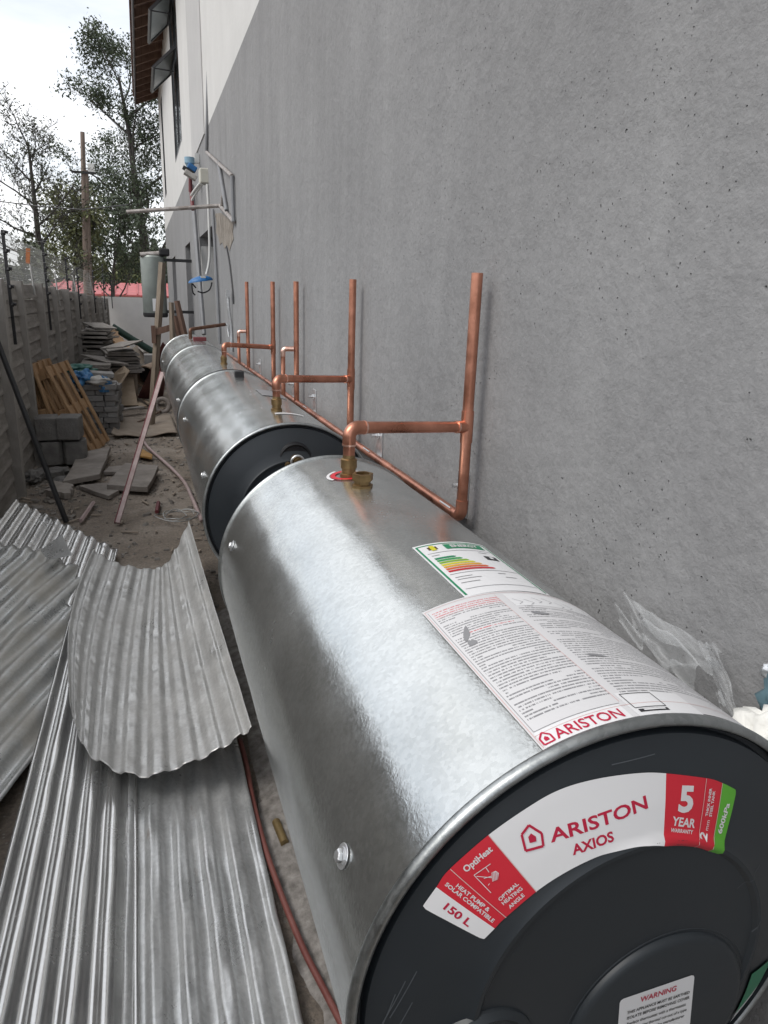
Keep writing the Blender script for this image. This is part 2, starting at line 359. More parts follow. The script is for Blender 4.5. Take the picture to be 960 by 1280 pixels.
def empty(name, label, cat, loc=(0, 0, 0), group=None):
    o = bpy.data.objects.new(name, None); COL.objects.link(o); o.location = loc; o['_w'] = tuple(loc); o.empty_display_size = .1
    o['label'] = label; o['category'] = cat
    if group: o['group'] = group
    return o
def tag(o, label, cat, group=None):
    o['label'] = label; o['category'] = cat
    if group: o['group'] = group
    return o
def dup(root, dl, label=None):
    c = root.copy(); COL.objects.link(c); c.location = Vector(root.location)+Vector(dl)
    if label: c['label'] = label
    for ch in list(root.children):
        d = ch.copy(); COL.objects.link(d); d.parent = c
        for g in list(ch.children):
            e = g.copy(); COL.objects.link(e); e.parent = d
    return c
def arc(p0, corner, p1, r, n=6):
    """fillet a corner of a pipe run"""
    c = Vector(corner); a = (Vector(p0)-c).normalized(); b = (Vector(p1)-c).normalized()
    ang = a.angle(b); d = r/math.tan(ang/2); bis = (a+b).normalized(); o = c+bis*(r/sin(ang/2))
    s = c+a*d-o; e = c+b*d-o; pts = []
    for i in range(n+1):
        k = i/n; th = s.angle(e); pts.append(o+(s*sin((1-k)*th)+e*sin(k*th))/sin(th))
    return pts
def lathe_y(mb, cx, cz, prof, n=96, a0=0, a1=2*pi):
    """surface of revolution about an axis parallel to Y; prof = [(radius, y)]"""
    full = abs(a1-a0-2*pi) < 1e-6; m_ = n if full else n+1; vs = []
    for r, y in prof:
        for k in range(m_):
            a = a0+(a1-a0)*k/n; vs.append((cx+r*sin(a), y, cz+r*cos(a)))
    fs = []
    for i in range(len(prof)-1):
        for k in range(n):
            k2 = (k+1) % m_; fs.append((i*m_+k, (i+1)*m_+k, (i+1)*m_+k2, i*m_+k2))
    return mb.add(vs, fs)
def lathe_z(mb, c, prof, n=24, R=None):
    vs = []
    for r, z in prof:
        for k in range(n):
            p = Vector((r*cos(2*pi*k/n), r*sin(2*pi*k/n), z)); vs.append((R @ p if R else p)+Vector(c))
    return mb.add(vs, [(i*n+k, i*n+(k+1) % n, (i+1)*n+(k+1) % n, (i+1)*n+k) for i in range(len(prof)-1) for k in range(n)])

_tc = {}
def glyphs(s, weight=0.0):
    """2-D triangles of a line of text, cap height 1, starting at x = 0; returns verts, faces, width"""
    key = (s, weight)
    if key in _tc: return _tc[key]
    cu = bpy.data.curves.new('lettering', 'FONT'); cu.body = s; cu.size = 1; cu.offset = weight; cu.resolution_u = 3
    o = bpy.data.objects.new('lettering', cu); COL.objects.link(o)
    bpy.context.view_layer.update()
    me = bpy.data.meshes.new_from_object(o.evaluated_get(bpy.context.evaluated_depsgraph_get()))
    vs = [(v.co.x, v.co.y) for v in me.vertices]; fs = [tuple(p.vertices) for p in me.polygons]
    bpy.data.objects.remove(o); bpy.data.curves.remove(cu); bpy.data.meshes.remove(me)
    x0 = min(v[0] for v in vs); x1 = max(v[0] for v in vs); H = .70
    vs = [((x-x0)/H, y/H) for x, y in vs]
    _tc[key] = (vs, fs, (x1-x0)/H); return _tc[key]

# ------------------------------------------------------------------ water heaters
CX, CZ, TR = .392, -.607, .26
PR = [(0, -.028), (.12, -.028), (.150, -.027), (.154, -.0305), (.158, -.0305), (.163, -.0262), (.19, -.018), (.225, -.006), (.24, 0), (.246, .002), (.2475, .012), (.2525, .012), (.2535, .001)]
def capy(r):
    for i in range(len(PR)-1):
        if PR[i][0] <= r <= PR[i+1][0]:
            k = (r-PR[i][0])/(PR[i+1][0]-PR[i][0]); return PR[i][1]*(1-k)+PR[i+1][1]*k
    return 0
def heater(y0, y1, label, seam=False, fit=(1.354,), bolts=(), cap=True):
    t = empty('water_heater', label, 'water heater', (CX, y0, CZ), 'horizontal water heaters in a row along the wall')
    # steel jacket with slight dents
    mb = MB(); n = 220; ys = []; y = y0+.004
    while y < y1-.004: ys.append(y); y += .012
    ys.append(y1-.004); vs = []
    for yy in ys:
        for k in range(n):
            a = 2*pi*k/n; q = Vector((sin(a)*1.1, yy*1.6, cos(a)*1.1))
            d = .0008*noise.noise(q*2.2)+.0005*noise.noise(q*7+Vector((5, 1, 2)))
            e = min(yy-y0, y1-yy)
            if e < .03: d *= e/.03
            vs.append((CX+(TR-.001+d)*sin(a), yy, CZ+(TR-.001+d)*cos(a)))
    mb.add(vs, [(i*n+k, (i+1)*n+k, (i+1)*n+(k+1) % n, i*n+(k+1) % n) for i in range(len(ys)-1) for k in range(n)])
    mb.build('steel_jacket', M['galv'], t, smooth=True)
    for ye, sg in ((y0, 1), (y1, -1)):
        pr = [(TR-.0012, ye+sg*.011), (TR+.0022, ye+sg*.009), (TR+.0030, ye+sg*.005), (TR+.0014, ye+sg*.0005), (TR-.002, ye-sg*.0012), (TR-.0055, ye), (TR-.0065, ye+sg*.006), (TR-.0066, ye+sg*.02)]
        lathe_y(MB(), CX, CZ, pr if sg > 0 else pr[::-1], 160).build('rolled_rim', M['black'] if seam and sg > 0 else M['rim'], t, smooth=True)
    # end caps
    c0 = lathe_y(MB(), CX, CZ, [(max(r, .0005), y0+dy) for r, dy in PR], 128).build('end_cap', M['cap'], t, smooth='auto')
    lathe_y(MB(), CX, CZ, [(TR-.003, y1-.004), (.2, y1+.004), (.001, y1+.006)], 96).build('end_cap', M['cap'], t, smooth=True)
    for by, deg in bolts:
        a = radians(deg); nrm = Vector((sin(a), 0, cos(a))); c = Vector((CX, by, CZ))+nrm*TR
        R = nrm.to_track_quat('Z', 'Y').to_matrix()
        b = lathe_z(MB(), c, [(.0001, .0008), (.0115, .0008), (.012, 0)][::-1], 20, R); 
        lathe_z(b, c, [(.0065, .0008), (.0065, .0055), (.0052, .0068), (.0001, .0072)], 6, R)
        lathe_z(b, c, [(.0085, .0008), (.0085, .002), (.0065, .0024)], 20, R)
        b.build('bolt', M['zinc'], t)
    return t, c0
t1, cap1 = heater(.434, 1.548, 'nearest galvanised water heater with red and white labels on its dark end cap', bolts=((.532, -68.4), (1.438, -67.8)))
t2, cap2 = heater(1.994, 3.512, 'second water heater, its dark blue end cap half hidden behind the nearest one', bolts=((2.135, -71), (3.139, -70)))
t3, cap3 = heater(3.545, 5.325, 'third water heater of the row, butted between two dark joints', seam=True, bolts=((3.75, -70),))
t4, cap4 = heater(5.36, 6.74, 'farthest and palest water heater, the end of the row', seam=True, bolts=((6.2, -75),))

for tt, ya, yb in ((t3, 3.512, 3.545), (t4, 5.325, 5.36)):
    lathe_y(MB(), CX, CZ, [(TR-.004, ya+.002), (TR+.0012, ya+.004), (TR+.0012, yb-.004), (TR-.004, yb-.002)], 128).build('joint_seal', M['black'], tt, smooth=True)
def cap_pt(dx, dz, y0, off):
    r = sqrt(dx*dx+dz*dz); return (CX+dx, y0+capy(r)-off, CZ+dz)
def cap_poly(pts, y0, off, name, m, parent):
    """flat sticker piece on the end cap from an outline, cut into strips"""
    me = MB(); bm = bmesh.new(); vs = [bm.verts.new((x, z, 0)) for x, z in pts]; bm.faces.new(vs)
    bmesh.ops.triangulate(bm, faces=bm.faces[:]); 
    for _ in range(1): bmesh.ops.subdivide_edges(bm, edges=[e for e in bm.edges if e.calc_length() > .01], cuts=3)
    bm.verts.ensure_lookup_table(); bmesh.ops.triangulate(bm, faces=bm.faces[:])
    bm.verts.index_update()
    me.add([cap_pt(v.co.x, v.co.y, y0, off) for v in bm.verts], [tuple(v.index for v in f.verts) for f in bm.faces]); bm.free()
    return me.build(name, m, parent)
def cap_text(s, a, b, h, y0, off, m, parent, weight=.0, name='lettering'):
    vs, fs, wd = glyphs(s, weight); a = Vector(a); b = Vector(b); d = b-a; L = d.length; e = d/L; nn = Vector((-e.y, e.x))
    pts = [a+e*(x/wd*L)+nn*(y*h) for x, y in vs]
    return MB().add([cap_pt(p.x, p.y, y0, off) for p in pts], fs).build(name, m, parent)
def cap_line(a, b, wdt, y0, off, m, parent, name='printed_line', seg=12):
    a = Vector(a); b = Vector(b); e = (b-a).normalized(); nn = Vector((-e.y, e.x))*wdt/2; vs = []
    for i in range(seg+1):
        p = a.lerp(b, i/seg); vs += [cap_pt(*(p+nn), y0, off), cap_pt(*(p-nn), y0, off)]
    return MB().add(vs, [(2*i, 2*i+1, 2*i+3, 2*i+2) for i in range(seg)]).build(name, m, parent)

# the arc label on the nearest cap
SO = [(-.2005, .1221), (-.1885, .1396), (-.1769, .1551), (-.1442, .1821), (-.109, .2027), (-.0798, .2143), (-.0461, .2190), (-.0064, .2179), (.0248, .2124), (.0707, .1985), (.0906, .1893), (.1095, .1776)]
SI = [(-.1509, .0925), (-.1416, .1024), (-.1322, .1120), (-.1059, .1325), (-.0809, .1458), (-.0536, .1548), (-.0287, .1583), (-.005, .1586), (.0164, .1537), (.0542, .1403), (.0715, .1312), (.0846, .1244)]
def crom(P, t):
    i = min(int(t), len(P)-2); k = t-i
    p0 = Vector(P[max(i-1, 0)]); p1 = Vector(P[i]); p2 = Vector(P[i+1]); p3 = Vector(P[min(i+2, len(P)-1)])
    return .5*((2*p1)+(p2-p0)*k+(2*p0-5*p1+4*p2-p3)*k*k+(3*p1-p0-3*p2+p3)*k**3)
Y1 = .434
def ringpiece(t0, t1_, off, m, name, parent, rnd=None):
    n = max(4, int((t1_-t0)*10)); mm = 14; vs = []
    for i in range(n+1):
        t = t0+(t1_-t0)*i/n; o = crom(SO, t); q = crom(SI, t)
        k0, k1 = 0, 1
        if rnd:   # round the corners at the two ends of the label
            d = (i/n)*(t1_-t0) if rnd < 0 else (1-i/n)*(t1_-t0)
            if d < .15: k0 = .06*(1-sqrt(max(0, 1-(1-d/.15)**2))); k1 = 1-k0
        for j in range(mm+1):
            k = k0+(k1-k0)*j/mm; p = q.lerp(o, k); vs.append(cap_pt(p.x, p.y, Y1, off))
    return MB().add(vs, [(i*(mm+1)+j, (i+1)*(mm+1)+j, (i+1)*(mm+1)+j+1, i*(mm+1)+j+1) for i in range(n) for j in range(mm)]).build(name, m, parent, smooth=True)
lab = ringpiece(3, 8, .0008, M['st_white'], 'arc_label', cap1)
lab['label'] = 'curved white label with the maker name in red'
ringpiece(0, 1, .0008, M['st_white'], 'arc_label', cap1, -1)
ringpiece(1, 3, .0008, M['st_red'], 'arc_label', cap1)
ringpiece(8, 10, .0008, M['st_red'], 'arc_label', cap1)
ringpiece(10, 11, .0008, M['st_green'], 'arc_label', cap1, 1)
def lerp2(P, t): v = crom(P, t); return (v.x, v.y)
for t in (2, 3, 9, 10): cap_line(lerp2(SI, t), lerp2(SO, t), .0007, Y1, .0013, M['st_line'], cap1)
TX = [('ARISTON', (-.0915, .1728), (.0026, .1881), .0108, 'st_redink', .022), ('AXIOS', (-.0725, .1602), (-.0331, .1668), .0084, 'st_redink', .03),
 ('OptiHeat', (-.1642, .1521), (-.1413, .1698), .0052, 'st_ink', .028), ('OPTIMAL', (-.1369, .1265), (-.1207, .1400), .0032, 'st_ink', .028), ('HEATING', (-.1341, .1230), (-.1174, .1357), .0032, 'st_ink', .028),
 ('ANGLE', (-.1287, .1193), (-.1159, .1300), .0032, 'st_ink', .028), ('HEAT PUMP &', (-.1732, .1404), (-.1472, .1177), .0035, 'st_ink', .028), ('SOLAR COMPATIBLE', (-.1820, .1417), (-.1435, .1078), .0034, 'st_ink', .028),
 ('150 L', (-.1839, .1214), (-.1637, .1048), .0066, 'st_redink', .03), ('5', (.0345, .1788), (.0511, .1747), .0207, 'st_ink', .04), ('YEAR', (.0266, .1685), (.0528, .1598), .0072, 'st_ink', .028),
 ('WARRANTY', (.0250, .1631), (.0501, .1550), .0032, 'st_ink', .028), ('2', (.0649, .1452), (.0683, .1501), .0088, 'st_ink', .028), ('mm', (.0691, .1529), (.0720, .1611), .0046, 'st_ink', 0), ('THICK INNER', (.0695, .1656), (.0768, .1883), .0032, 'st_ink', .028),
 ('STEEL TANK', (.0742, .1639), (.0807, .1852), .0032, 'st_ink', .028), ('600kPa', (.0861, .1446), (.0989, .1685), .0058, 'st_ink', .028)]
for s, a, b, h, mm, wt in TX: cap_text(s, a, b, h, Y1, .0011, M[mm], cap1, wt)
# house logo: outline pentagon and small solid house
def house_logo(fn_line, fn_poly, P, c, k=.38):
    for i in range(len(P)): fn_line(P[i], P[(i+1) % len(P)])
    fn_poly([((p[0]-c[0])*k+c[0], (p[1]-c[1])*k+c[1]) for p in P])
HP = [(-.1101, .1886), (-.0994, .1812), (-.0986, .1707), (-.114, .1679), (-.1167, .1813)]
house_logo(lambda a, b: cap_line(a, b, .0021, Y1, .0015, M['st_redink'], cap1, 'logo_line', 3),
           lambda p: cap_poly(p, Y1, .0015, 'logo_house', M['st_redink'], cap1), HP, (-.1078, .1777))
# little diagram on the red part: arc lines and a heating element
for a, b in (((-.1580, .1500), (-.1440, .1590)), ((-.1580, .1500), (-.1445, .1345)), ((-.1560, .1490), (-.1410, .1470)), ((-.1500, .1470), (-.1420, .1490)), ((-.1465, .1410), (-.1455, .1425)), ((-.148, .1560), (-.1455, .1520))):
    cap_line(a, b, .0006, Y1, .0015, M['st_ink'], cap1, 'diagram_line', 4)
cap_poly([(-.1430, .1440), (-.1385, .1455), (-.1375, .1510), (-.1400, .1530), (-.1435, .1515)], Y1, .0015, 'diagram_shape', M['st_ink'], cap1)
for i in range(4): cap_line((-.1425+i*.0012, .1448), (-.1430+i*.0013, .1520), .0004, Y1, .0018, M['st_red'], cap1, 'diagram_line', 3)

# inner service cover, boss, warning sticker, green sticker
ICX, ICZ = .045, -.062
mb = MB(); vs = []; pr = [(.001, -.0345), (.094, -.0345), (.099, -.0335), (.1015, -.031), (.1025, -.027), (.1045, -.0275), (.106, -.0285), (.108, -.0272)]
for r, dy in pr:
    for k in range(96): a = 2*pi*k/96; vs.append((CX+ICX+r*sin(a), Y1+dy, CZ+ICZ+r*cos(a)))
mb.add(vs, [(i*96+k, (i+1)*96+k, (i+1)*96+(k+1) % 96, i*96+(k+1) % 96) for i in range(len(pr)-1) for k in range(96)])
cover = mb.build('service_cover', M['cap'], cap1, smooth='auto')
mb = MB(); vs = []; pr = [(.001, -.020), (.028, -.020), (.034, -.030), (.040, -.034), (.046, -.030), (.052, -.012)]
for r, dy in pr:
    for k in range(48): a = 2*pi*k/48; vs.append((CX-.142+r*sin(a), Y1+dy, CZ-.030+r*cos(a)))
mb.add(vs, [(i*48+k, (i+1)*48+k, (i+1)*48+(k+1) % 48, i*48+(k+1) % 48) for i in range(len(pr)-1) for k in range(48)])
mb.build('round_boss', M['cap'], cap1, smooth='auto')
def cover_pt(dx, dz, off): return (CX+dx, Y1-.0345-off, CZ+dz)
def cquad(P, off, m, name, par):
    return MB().add([cover_pt(*p, off) for p in P], [tuple(range(len(P)))]).build(name, m, par)
A = Vector((-.0065, -.0165)); Bx = Vector((.0805, .001)); Dn = Vector((.004, -.078))
e1 = Vector((1, -.004)).normalized()
Wp = [(-.008, -.0118), (.0741, -.0093), (.0741, -.0093), (.0790, -.098), (.0790, -.098), (-.004, -.100), (-.004, -.100), (-.008, -.0118)]
c_ = [Vector((-.008, -.0118)), Vector((.0775, -.0100)), Vector((.0870, -.0980)), Vector((-.0005, -.0990))]
rp = []
for i in range(4):
    p = c_[i]; a = (c_[i-1]-p).normalized()*.004; b = (c_[(i+1) % 4]-p).normalized()*.004
    rp += [tuple(p+a), tuple(p+a*.3+b*.3), tuple(p+b)]
warn = cquad(rp, .0006, M['st_white'], 'warning_label', cover)
for s, a, b, h, mm, wt in [('WARNING', (.0157, -.0230), (.0574, -.0230), .0066, 'st_redink', .015), ('THIS APPLIANCE MUST BE EARTHED', (.0025, -.0332), (.0752, -.0330), .0036, 'st_black', .02),
  ('ISOLATE BEFORE REMOVING COVER', (.0036, -.0404), (.0765, -.0402), .0036, 'st_black', .02), ('Replace thermostat with a thermostat', (.0047, -.0482), (.0736, -.0482), .0037, 'st_black', .015),
  ('incorporating thermal cut-out of a type', (.0058, -.0558), (.0758, -.0558), .0037, 'st_black', .015), ('recommended by the manufacturer', (.0070, -.0633), (.0745, -.0633), .0037, 'st_black', .015)]:
    vs, fs, wd = glyphs(s, wt); a = Vector(a); b = Vector(b); d = b-a; L = d.length; e = d/L; nn = Vector((-e.y, e.x))
    MB().add([cover_pt(*(a+e*(x/wd*L)+nn*(y*h)), .0012) for x, y in vs], fs).build('lettering', M[mm], cover)
def cap_quad(a, b, c, d, off, m, name, n=10):
    a, b, c, d = map(Vector, (a, b, c, d)); vs = []
    for i in range(n+1):
        for j in range(n+1):
            p = (a.lerp(b, i/n)).lerp(d.lerp(c, i/n), j/n); vs.append(cap_pt(p.x, p.y, Y1, off))
    return MB().add(vs, [(i*(n+1)+j, (i+1)*(n+1)+j, (i+1)*(n+1)+j+1, i*(n+1)+j+1) for i in range(n) for j in range(n)]).build(name, m, cap1, smooth=True)
cap_quad((.1699, -.0553), (.2160, -.0660), (.2120, -.1080), (.1780, -.1300), .0020, M['st_dgreen'], 'green_label')
cap_quad((.1780, -.1300), (.2120, -.1080), (.2070, -.1220), (.1795, -.1500), .0020, M['st_white'], 'green_label_band')
for k, (a, b) in enumerate((((-.214, .052), (-.232, .005)), ((-.205, .062), (-.226, .012)), ((-.222, .038), (-.236, -.012)), ((-.208, .030), (-.218, .004)), ((.118, .075), (.146, .092)), ((.150, .012), (.156, .030)), ((-.03, .196+.032), (.015, .196+.034)))):
    cap_line(a, b, .0009, Y1, .0004, mat('scuff_mark_%s' % 'abcdefg'[k], (.075, .085, .095), .5), cap1, 'scuff')
# scuffs on the plastic
# ---- stickers wrapped on the jacket of the nearest heater
def cyl(th, y, off=.001): a = radians(th); return (CX+(TR+off)*sin(a), y, CZ+(TR+off)*cos(a))
def cyl_grid(th0, th1, ya0, ya1, yb0, yb1, off, m, name, parent, uv=False, n=48, k=6):
    """patch between two angles; ya = the two y's on the left edge, yb on the right edge"""
    mb = MB(); vs = []; u = []
    for i in range(n+1):
        s = i/n
        for j in range(k+1):
            q = j/k; th = th0+(th1-th0)*s; y = (ya0*(1-s)+yb0*s)*(1-q)+(ya1*(1-s)+yb1*s)*q
            vs.append(cyl(th, y, off)); u.append((radians(th-th0)*TR, y-ya0))
    mb.add(vs, [(i*(k+1)+j, (i+1)*(k+1)+j, (i+1)*(k+1)+j+1, i*(k+1)+j+1) for i in range(n) for j in range(k)])
    if uv: mb.uv = u
    return mb.build(name, m, parent, smooth=True)
def cyl_text(s, th0, y, th1, h, off, m, parent, weight=0, name='lettering', slope=0):
    vs, fs, wd = glyphs(s, weight)
    return MB().add([cyl(th0+(th1-th0)*x/wd, y+slope*x/wd+yy*h, off) for x, yy in vs], fs).build(name, m, parent)
def cyl_line(th0, y0_, th1, y1_, wdt, off, m, parent, name='printed_line', n=None):
    n = n or max(1, int(abs(th1-th0)/2)); d = Vector((radians(th1-th0)*TR, y1_-y0_)).normalized(); nn = Vector((-d.y, d.x))*wdt/2; vs = []
    for i in range(n+1):
        k = i/n; th = th0+(th1-th0)*k; y = y0_+(y1_-y0_)*k
        dth = math.degrees(nn.x/TR); vs += [cyl(th+dth, y+nn.y, off), cyl(th-dth, y-nn.y, off)]
    return MB().add(vs, [(2*i, 2*i+1, 2*i+3, 2*i+2) for i in range(n)]).build(name, m, parent)
big = cyl_grid(-20.4, 36.2, .442, .728, .450, .735, .0008, M['print'], 'notice_label', t1, uv=True)
for a in ((-20.0, .446, -20.0, .724), (-20.0, .724, 36, .731), (.4, .470, .4, .722), (-20.0, .462, 36, .466)):
    cyl_line(*a, .0007, .0012, M['st_line'], big)
cyl_line(-19.4, .4675, 0, .4675, .0006, .0012, M['st_grey'], big)
cyl_line(-19.4, .4675, -19.4, .72, .0006, .0012, M['st_grey'], big)
cyl_grid(-19.6, -.3, .4445, .4665, .4445, .4665, .0011, M['st_white'], 'logo_panel', big, n=12, k=1)
cyl_text('ARISTON', -16.6, .4475, -1.6, .0125, .0016, M['st_redink'], big, .012)
hp = [(-18.6, .463), (-17.3, .458), (-17.3, .448), (-19.0+.0, .448), (-19.9+.6, .458)]
hp = [(-18.35, .4625), (-17.2, .4565), (-17.2, .4480), (-19.5, .4480), (-19.5, .4565)]
for i in range(5): cyl_line(*hp[i], *hp[(i+1) % 5], .0018, .0016, M['st_redink'], big, 'logo_line')
hc = (-18.35, .4535); q = [((a-hc[0])*.4+hc[0], (b-hc[1])*.4+hc[1]) for a, b in hp]
MB().add([cyl(a, b, .0016) for a, b in q], [tuple(range(5))]).build('logo_house', M['st_redink'], big)
cyl_grid(1.2, 17.5, .4445, .4830, .4445, .4830, .0011, M['st_white'], 'code_panel', big, n=12, k=1)
for a in ((2, .4565, 2, .480), (2, .480, 9.6, .480), (9.6, .480, 9.6, .4565), (9.6, .4565, 2, .4565)): cyl_line(*a, .0009, .0016, M['st_black'], big)
cyl_grid(2.3, 9.4, .4495, .4540, .4495, .4540, .0015, M['st_black'], 'printed_bar', big, n=4, k=1)
cyl_grid(3.4, 8.6, .4508, .4530, .4508, .4530, .0019, M['st_white'], 'printed_bar', big, n=4, k=1)
for th, y, L, wd, ang in ((-15.4, .648, .040, .0075, 1.15), (7.0, .664, .024, .009, -.25), (8.2, .557, .022, .006, -.2), (-15.9, .628, .012, .011, .2)):
    vs = []
    for i in range(8):
        a = 2*pi*i/8; u = Vector((cos(a)*L/2*(1+.25*random.uniform(-1, 1)), sin(a)*wd/2*(1+.3*random.uniform(-1, 1)))); u.rotate(Matrix.Rotation(ang, 2))
        vs.append(cyl(th+math.degrees(u.x/TR), y+u.y, .0014))
    MB().add(vs, [tuple(range(8))]).build('torn_patch', M['st_grey'], big)
# line sketches at the top of the right-hand column
for k in range(9):
    th = 4+k*3.3; y = .705+random.uniform(-.008, .008)
    cyl_line(th, y, th+2.2, y-.010, .0006, .0014, M['st_grey'], big, n=2); cyl_line(th+2.2, y-.010, th+.5, y-.016, .0006, .0014, M['st_grey'], big, n=2)
cyl_grid(3, 32, .686, .722, .690, .727, .0010, M['st_white'], 'diagram_panel', big, n=24, k=1)
# energy rating sticker
en = cyl_grid(-7.6, 20.6, .7295, .916, .7360, .938, .0008, M['st_white'], 'energy_label', t1, n=24)
def eth(u): return -7.6+28.2*u
def ey(u, v): return (.7295*(1-u)+.736*u)*(1-v)+(.916*(1-u)+.938*u)*v
def epatch(u0, u1, v0, v1, m, name, off=.0013, tip=0):
    vs = []; n = 8
    for i in range(n+1):
        u = u0+(u1-u0)*i/n; vs += [cyl(eth(u), ey(u, v0), off), cyl(eth(u), ey(u, v1), off)]
    fs = [(2*i, 2*i+2, 2*i+3, 2*i+1) for i in range(n)]
    if tip: vs.append(cyl(eth(u1+tip), ey(u1, (v0+v1)/2), off)); fs.append((2*n, 2*n+2, 2*n+1))
    return MB().add(vs, fs).build(name, M[m], en)
for u0, u1, v0, v1 in ((.02, .045, .02, .97), (.955, .975, .02, .97), (.02, .975, .958, .972)): epatch(u0, u1, v0, v1, 'st_dgreen', 'border')
epatch(.36, .90, .84, .94, 'st_dgreen', 'header_band')
vs, fs, wd = glyphs('ENERGY', .03)
MB().add([cyl(eth(.44+.38*x/wd), ey(.44+.38*x/wd, .862+y*.055), .0018) for x, y in vs], fs).build('lettering', M['st_ink'], en)
epatch(.14, .26, .86, .92, 'brass', 'emblem'); epatch(.17, .23, .84, .94, 'e4', 'emblem', .0016)
for i, m in enumerate(('e1', 'e2', 'e3', 'e4', 'e5', 'e6', 'e7')):
    epatch(.10, .34+.052*i, .665-.043*i, .695-.043*i, m, 'energy_bar', tip=.03)
epatch(.73, .90, .60, .68, 'st_black', 'rating_arrow')
epatch(.79, .84, .62, .66, 'st_white', 'rating_mark', .0018)
for v in (.79, .365, .10): epatch(.08, .93, v, v+.006, 'st_grey', 'printed_line')
for u0, v, L in ((.1, .30, .2), (.1, .26, .28), (.1, .20, .22), (.62, .31, .1), (.66, .24, .14), (.1, .74, .1), (.72, .745, .12)): epatch(u0, u0+L, v, v+.008, 'st_grey', 'printed_line')

# red and white ring sticker round the outlet, brass fittings
def nozzle(t, y, x=.382, ring=True, r=.0145):
    zt = CZ+sqrt(TR*TR-(x-CX)**2)
    b = MB(); lathe_z(b, (x, y, zt), [(r*1.25, -.004), (r*1.25, .006), (r, .007), (r, .017), (r*1.16, .018), (r*1.16, .036), (r*.9, .038), (r*.85, .045)], 24)
    b.build('brass_socket', M['brass'], t, smooth='auto')
nozzle(t1, 1.354)
for r0, r1_, mm, a0, a1 in ((.026, .036, 'st_red', 100, 440), (.038, .044, 'st_white', 205, 300), (.038, .044, 'st_white', 60, 150)):
    vs = []; n = 40
    for i in range(n+1):
        a = radians(a0-90+(a1-a0)*i/n)
        for rr in (r0, r1_):
            dx = rr*cos(a); dy = rr*sin(a); x = .382+dx; vs.append((x, 1.360+dy, CZ+sqrt((TR+.0012)**2-(x-CX)**2)))
    MB().add(vs, [(2*i, 2*i+1, 2*i+3, 2*i+2) for i in range(n)]).build('ring_label', M[mm], t1)
b = MB(); zt = CZ+TR; lathe_z(b, (.386, 1.268, zt), [(.021, -.006), (.021, .004), (.0165, .005)], 6); lathe_z(b, (.386, 1.268, zt), [(.0165, 0), (.0165, .012), (.021, .0125), (.021, .026), (.0145, .0265), (.0145, .010), (.001, .010)], 6)
b.build('brass_plug', M['brass'], t1)
nozzle(t2, 2.241, .390); nozzle(t3, 3.855, .395)
MB().box((.396, 3.232, CZ+TR+.010), (.040, .035, .030)).build('black_valve_cap', M['black'], t2, bevel=.004)
cyl_grid(2, 24, 2.60, 2.78, 2.62, 2.80, .0008, M['st_grey'], 'faded_label', t2)
cyl_grid(-4, 16, 2.17, 2.19, 2.17, 2.19, .0008, M['st_white'], 'label_strip', t2, n=10, k=1)
MB().box((.42, 5.86, CZ+TR+.012), (.10, .06, .03)).build('relief_valve', M['dark_red'], t4, bevel=.005)
# terminal recess with brass gland on the second cap
vs = []; pr = [(.001, -.020), (.040, -.020), (.044, -.024), (.048, -.022), (.051, -.012)]
for r, dy in pr:
    for k in range(48): a = 2*pi*k/48; vs.append((CX+.004+r*sin(a), 1.994+dy, CZ+.158+r*cos(a)))
MB().add(vs, [(i*48+k, (i+1)*48+k, (i+1)*48+(k+1) % 48, i*48+(k+1) % 48) for i in range(len(pr)-1) for k in range(48)]).build('round_boss', M['black'], cap2, smooth='auto')
p = Vector((CX+.004, 1.974, CZ+.158))
mb = MB().tube([p, p+Vector((0, -.03, 0))], .016, 16).tube([p+Vector((0, -.03, 0)), p+Vector((0, -.045, .0))], .012, 16).tube([p+Vector((-.024, -.0, -.012)), p+Vector((-.024, -.03, -.012))], .009, 8)
mb.build('brass_gland', M['brass'], cap2, smooth='auto')
lathe_y(MB(), CX+.004, CZ+.158, [(.015, 1.945), (.021, 1.944), (.021, 1.938), (.015, 1.937), (.013, 1.945)], 24).build('locking_ring', M['zinc'], cap2, smooth=True)

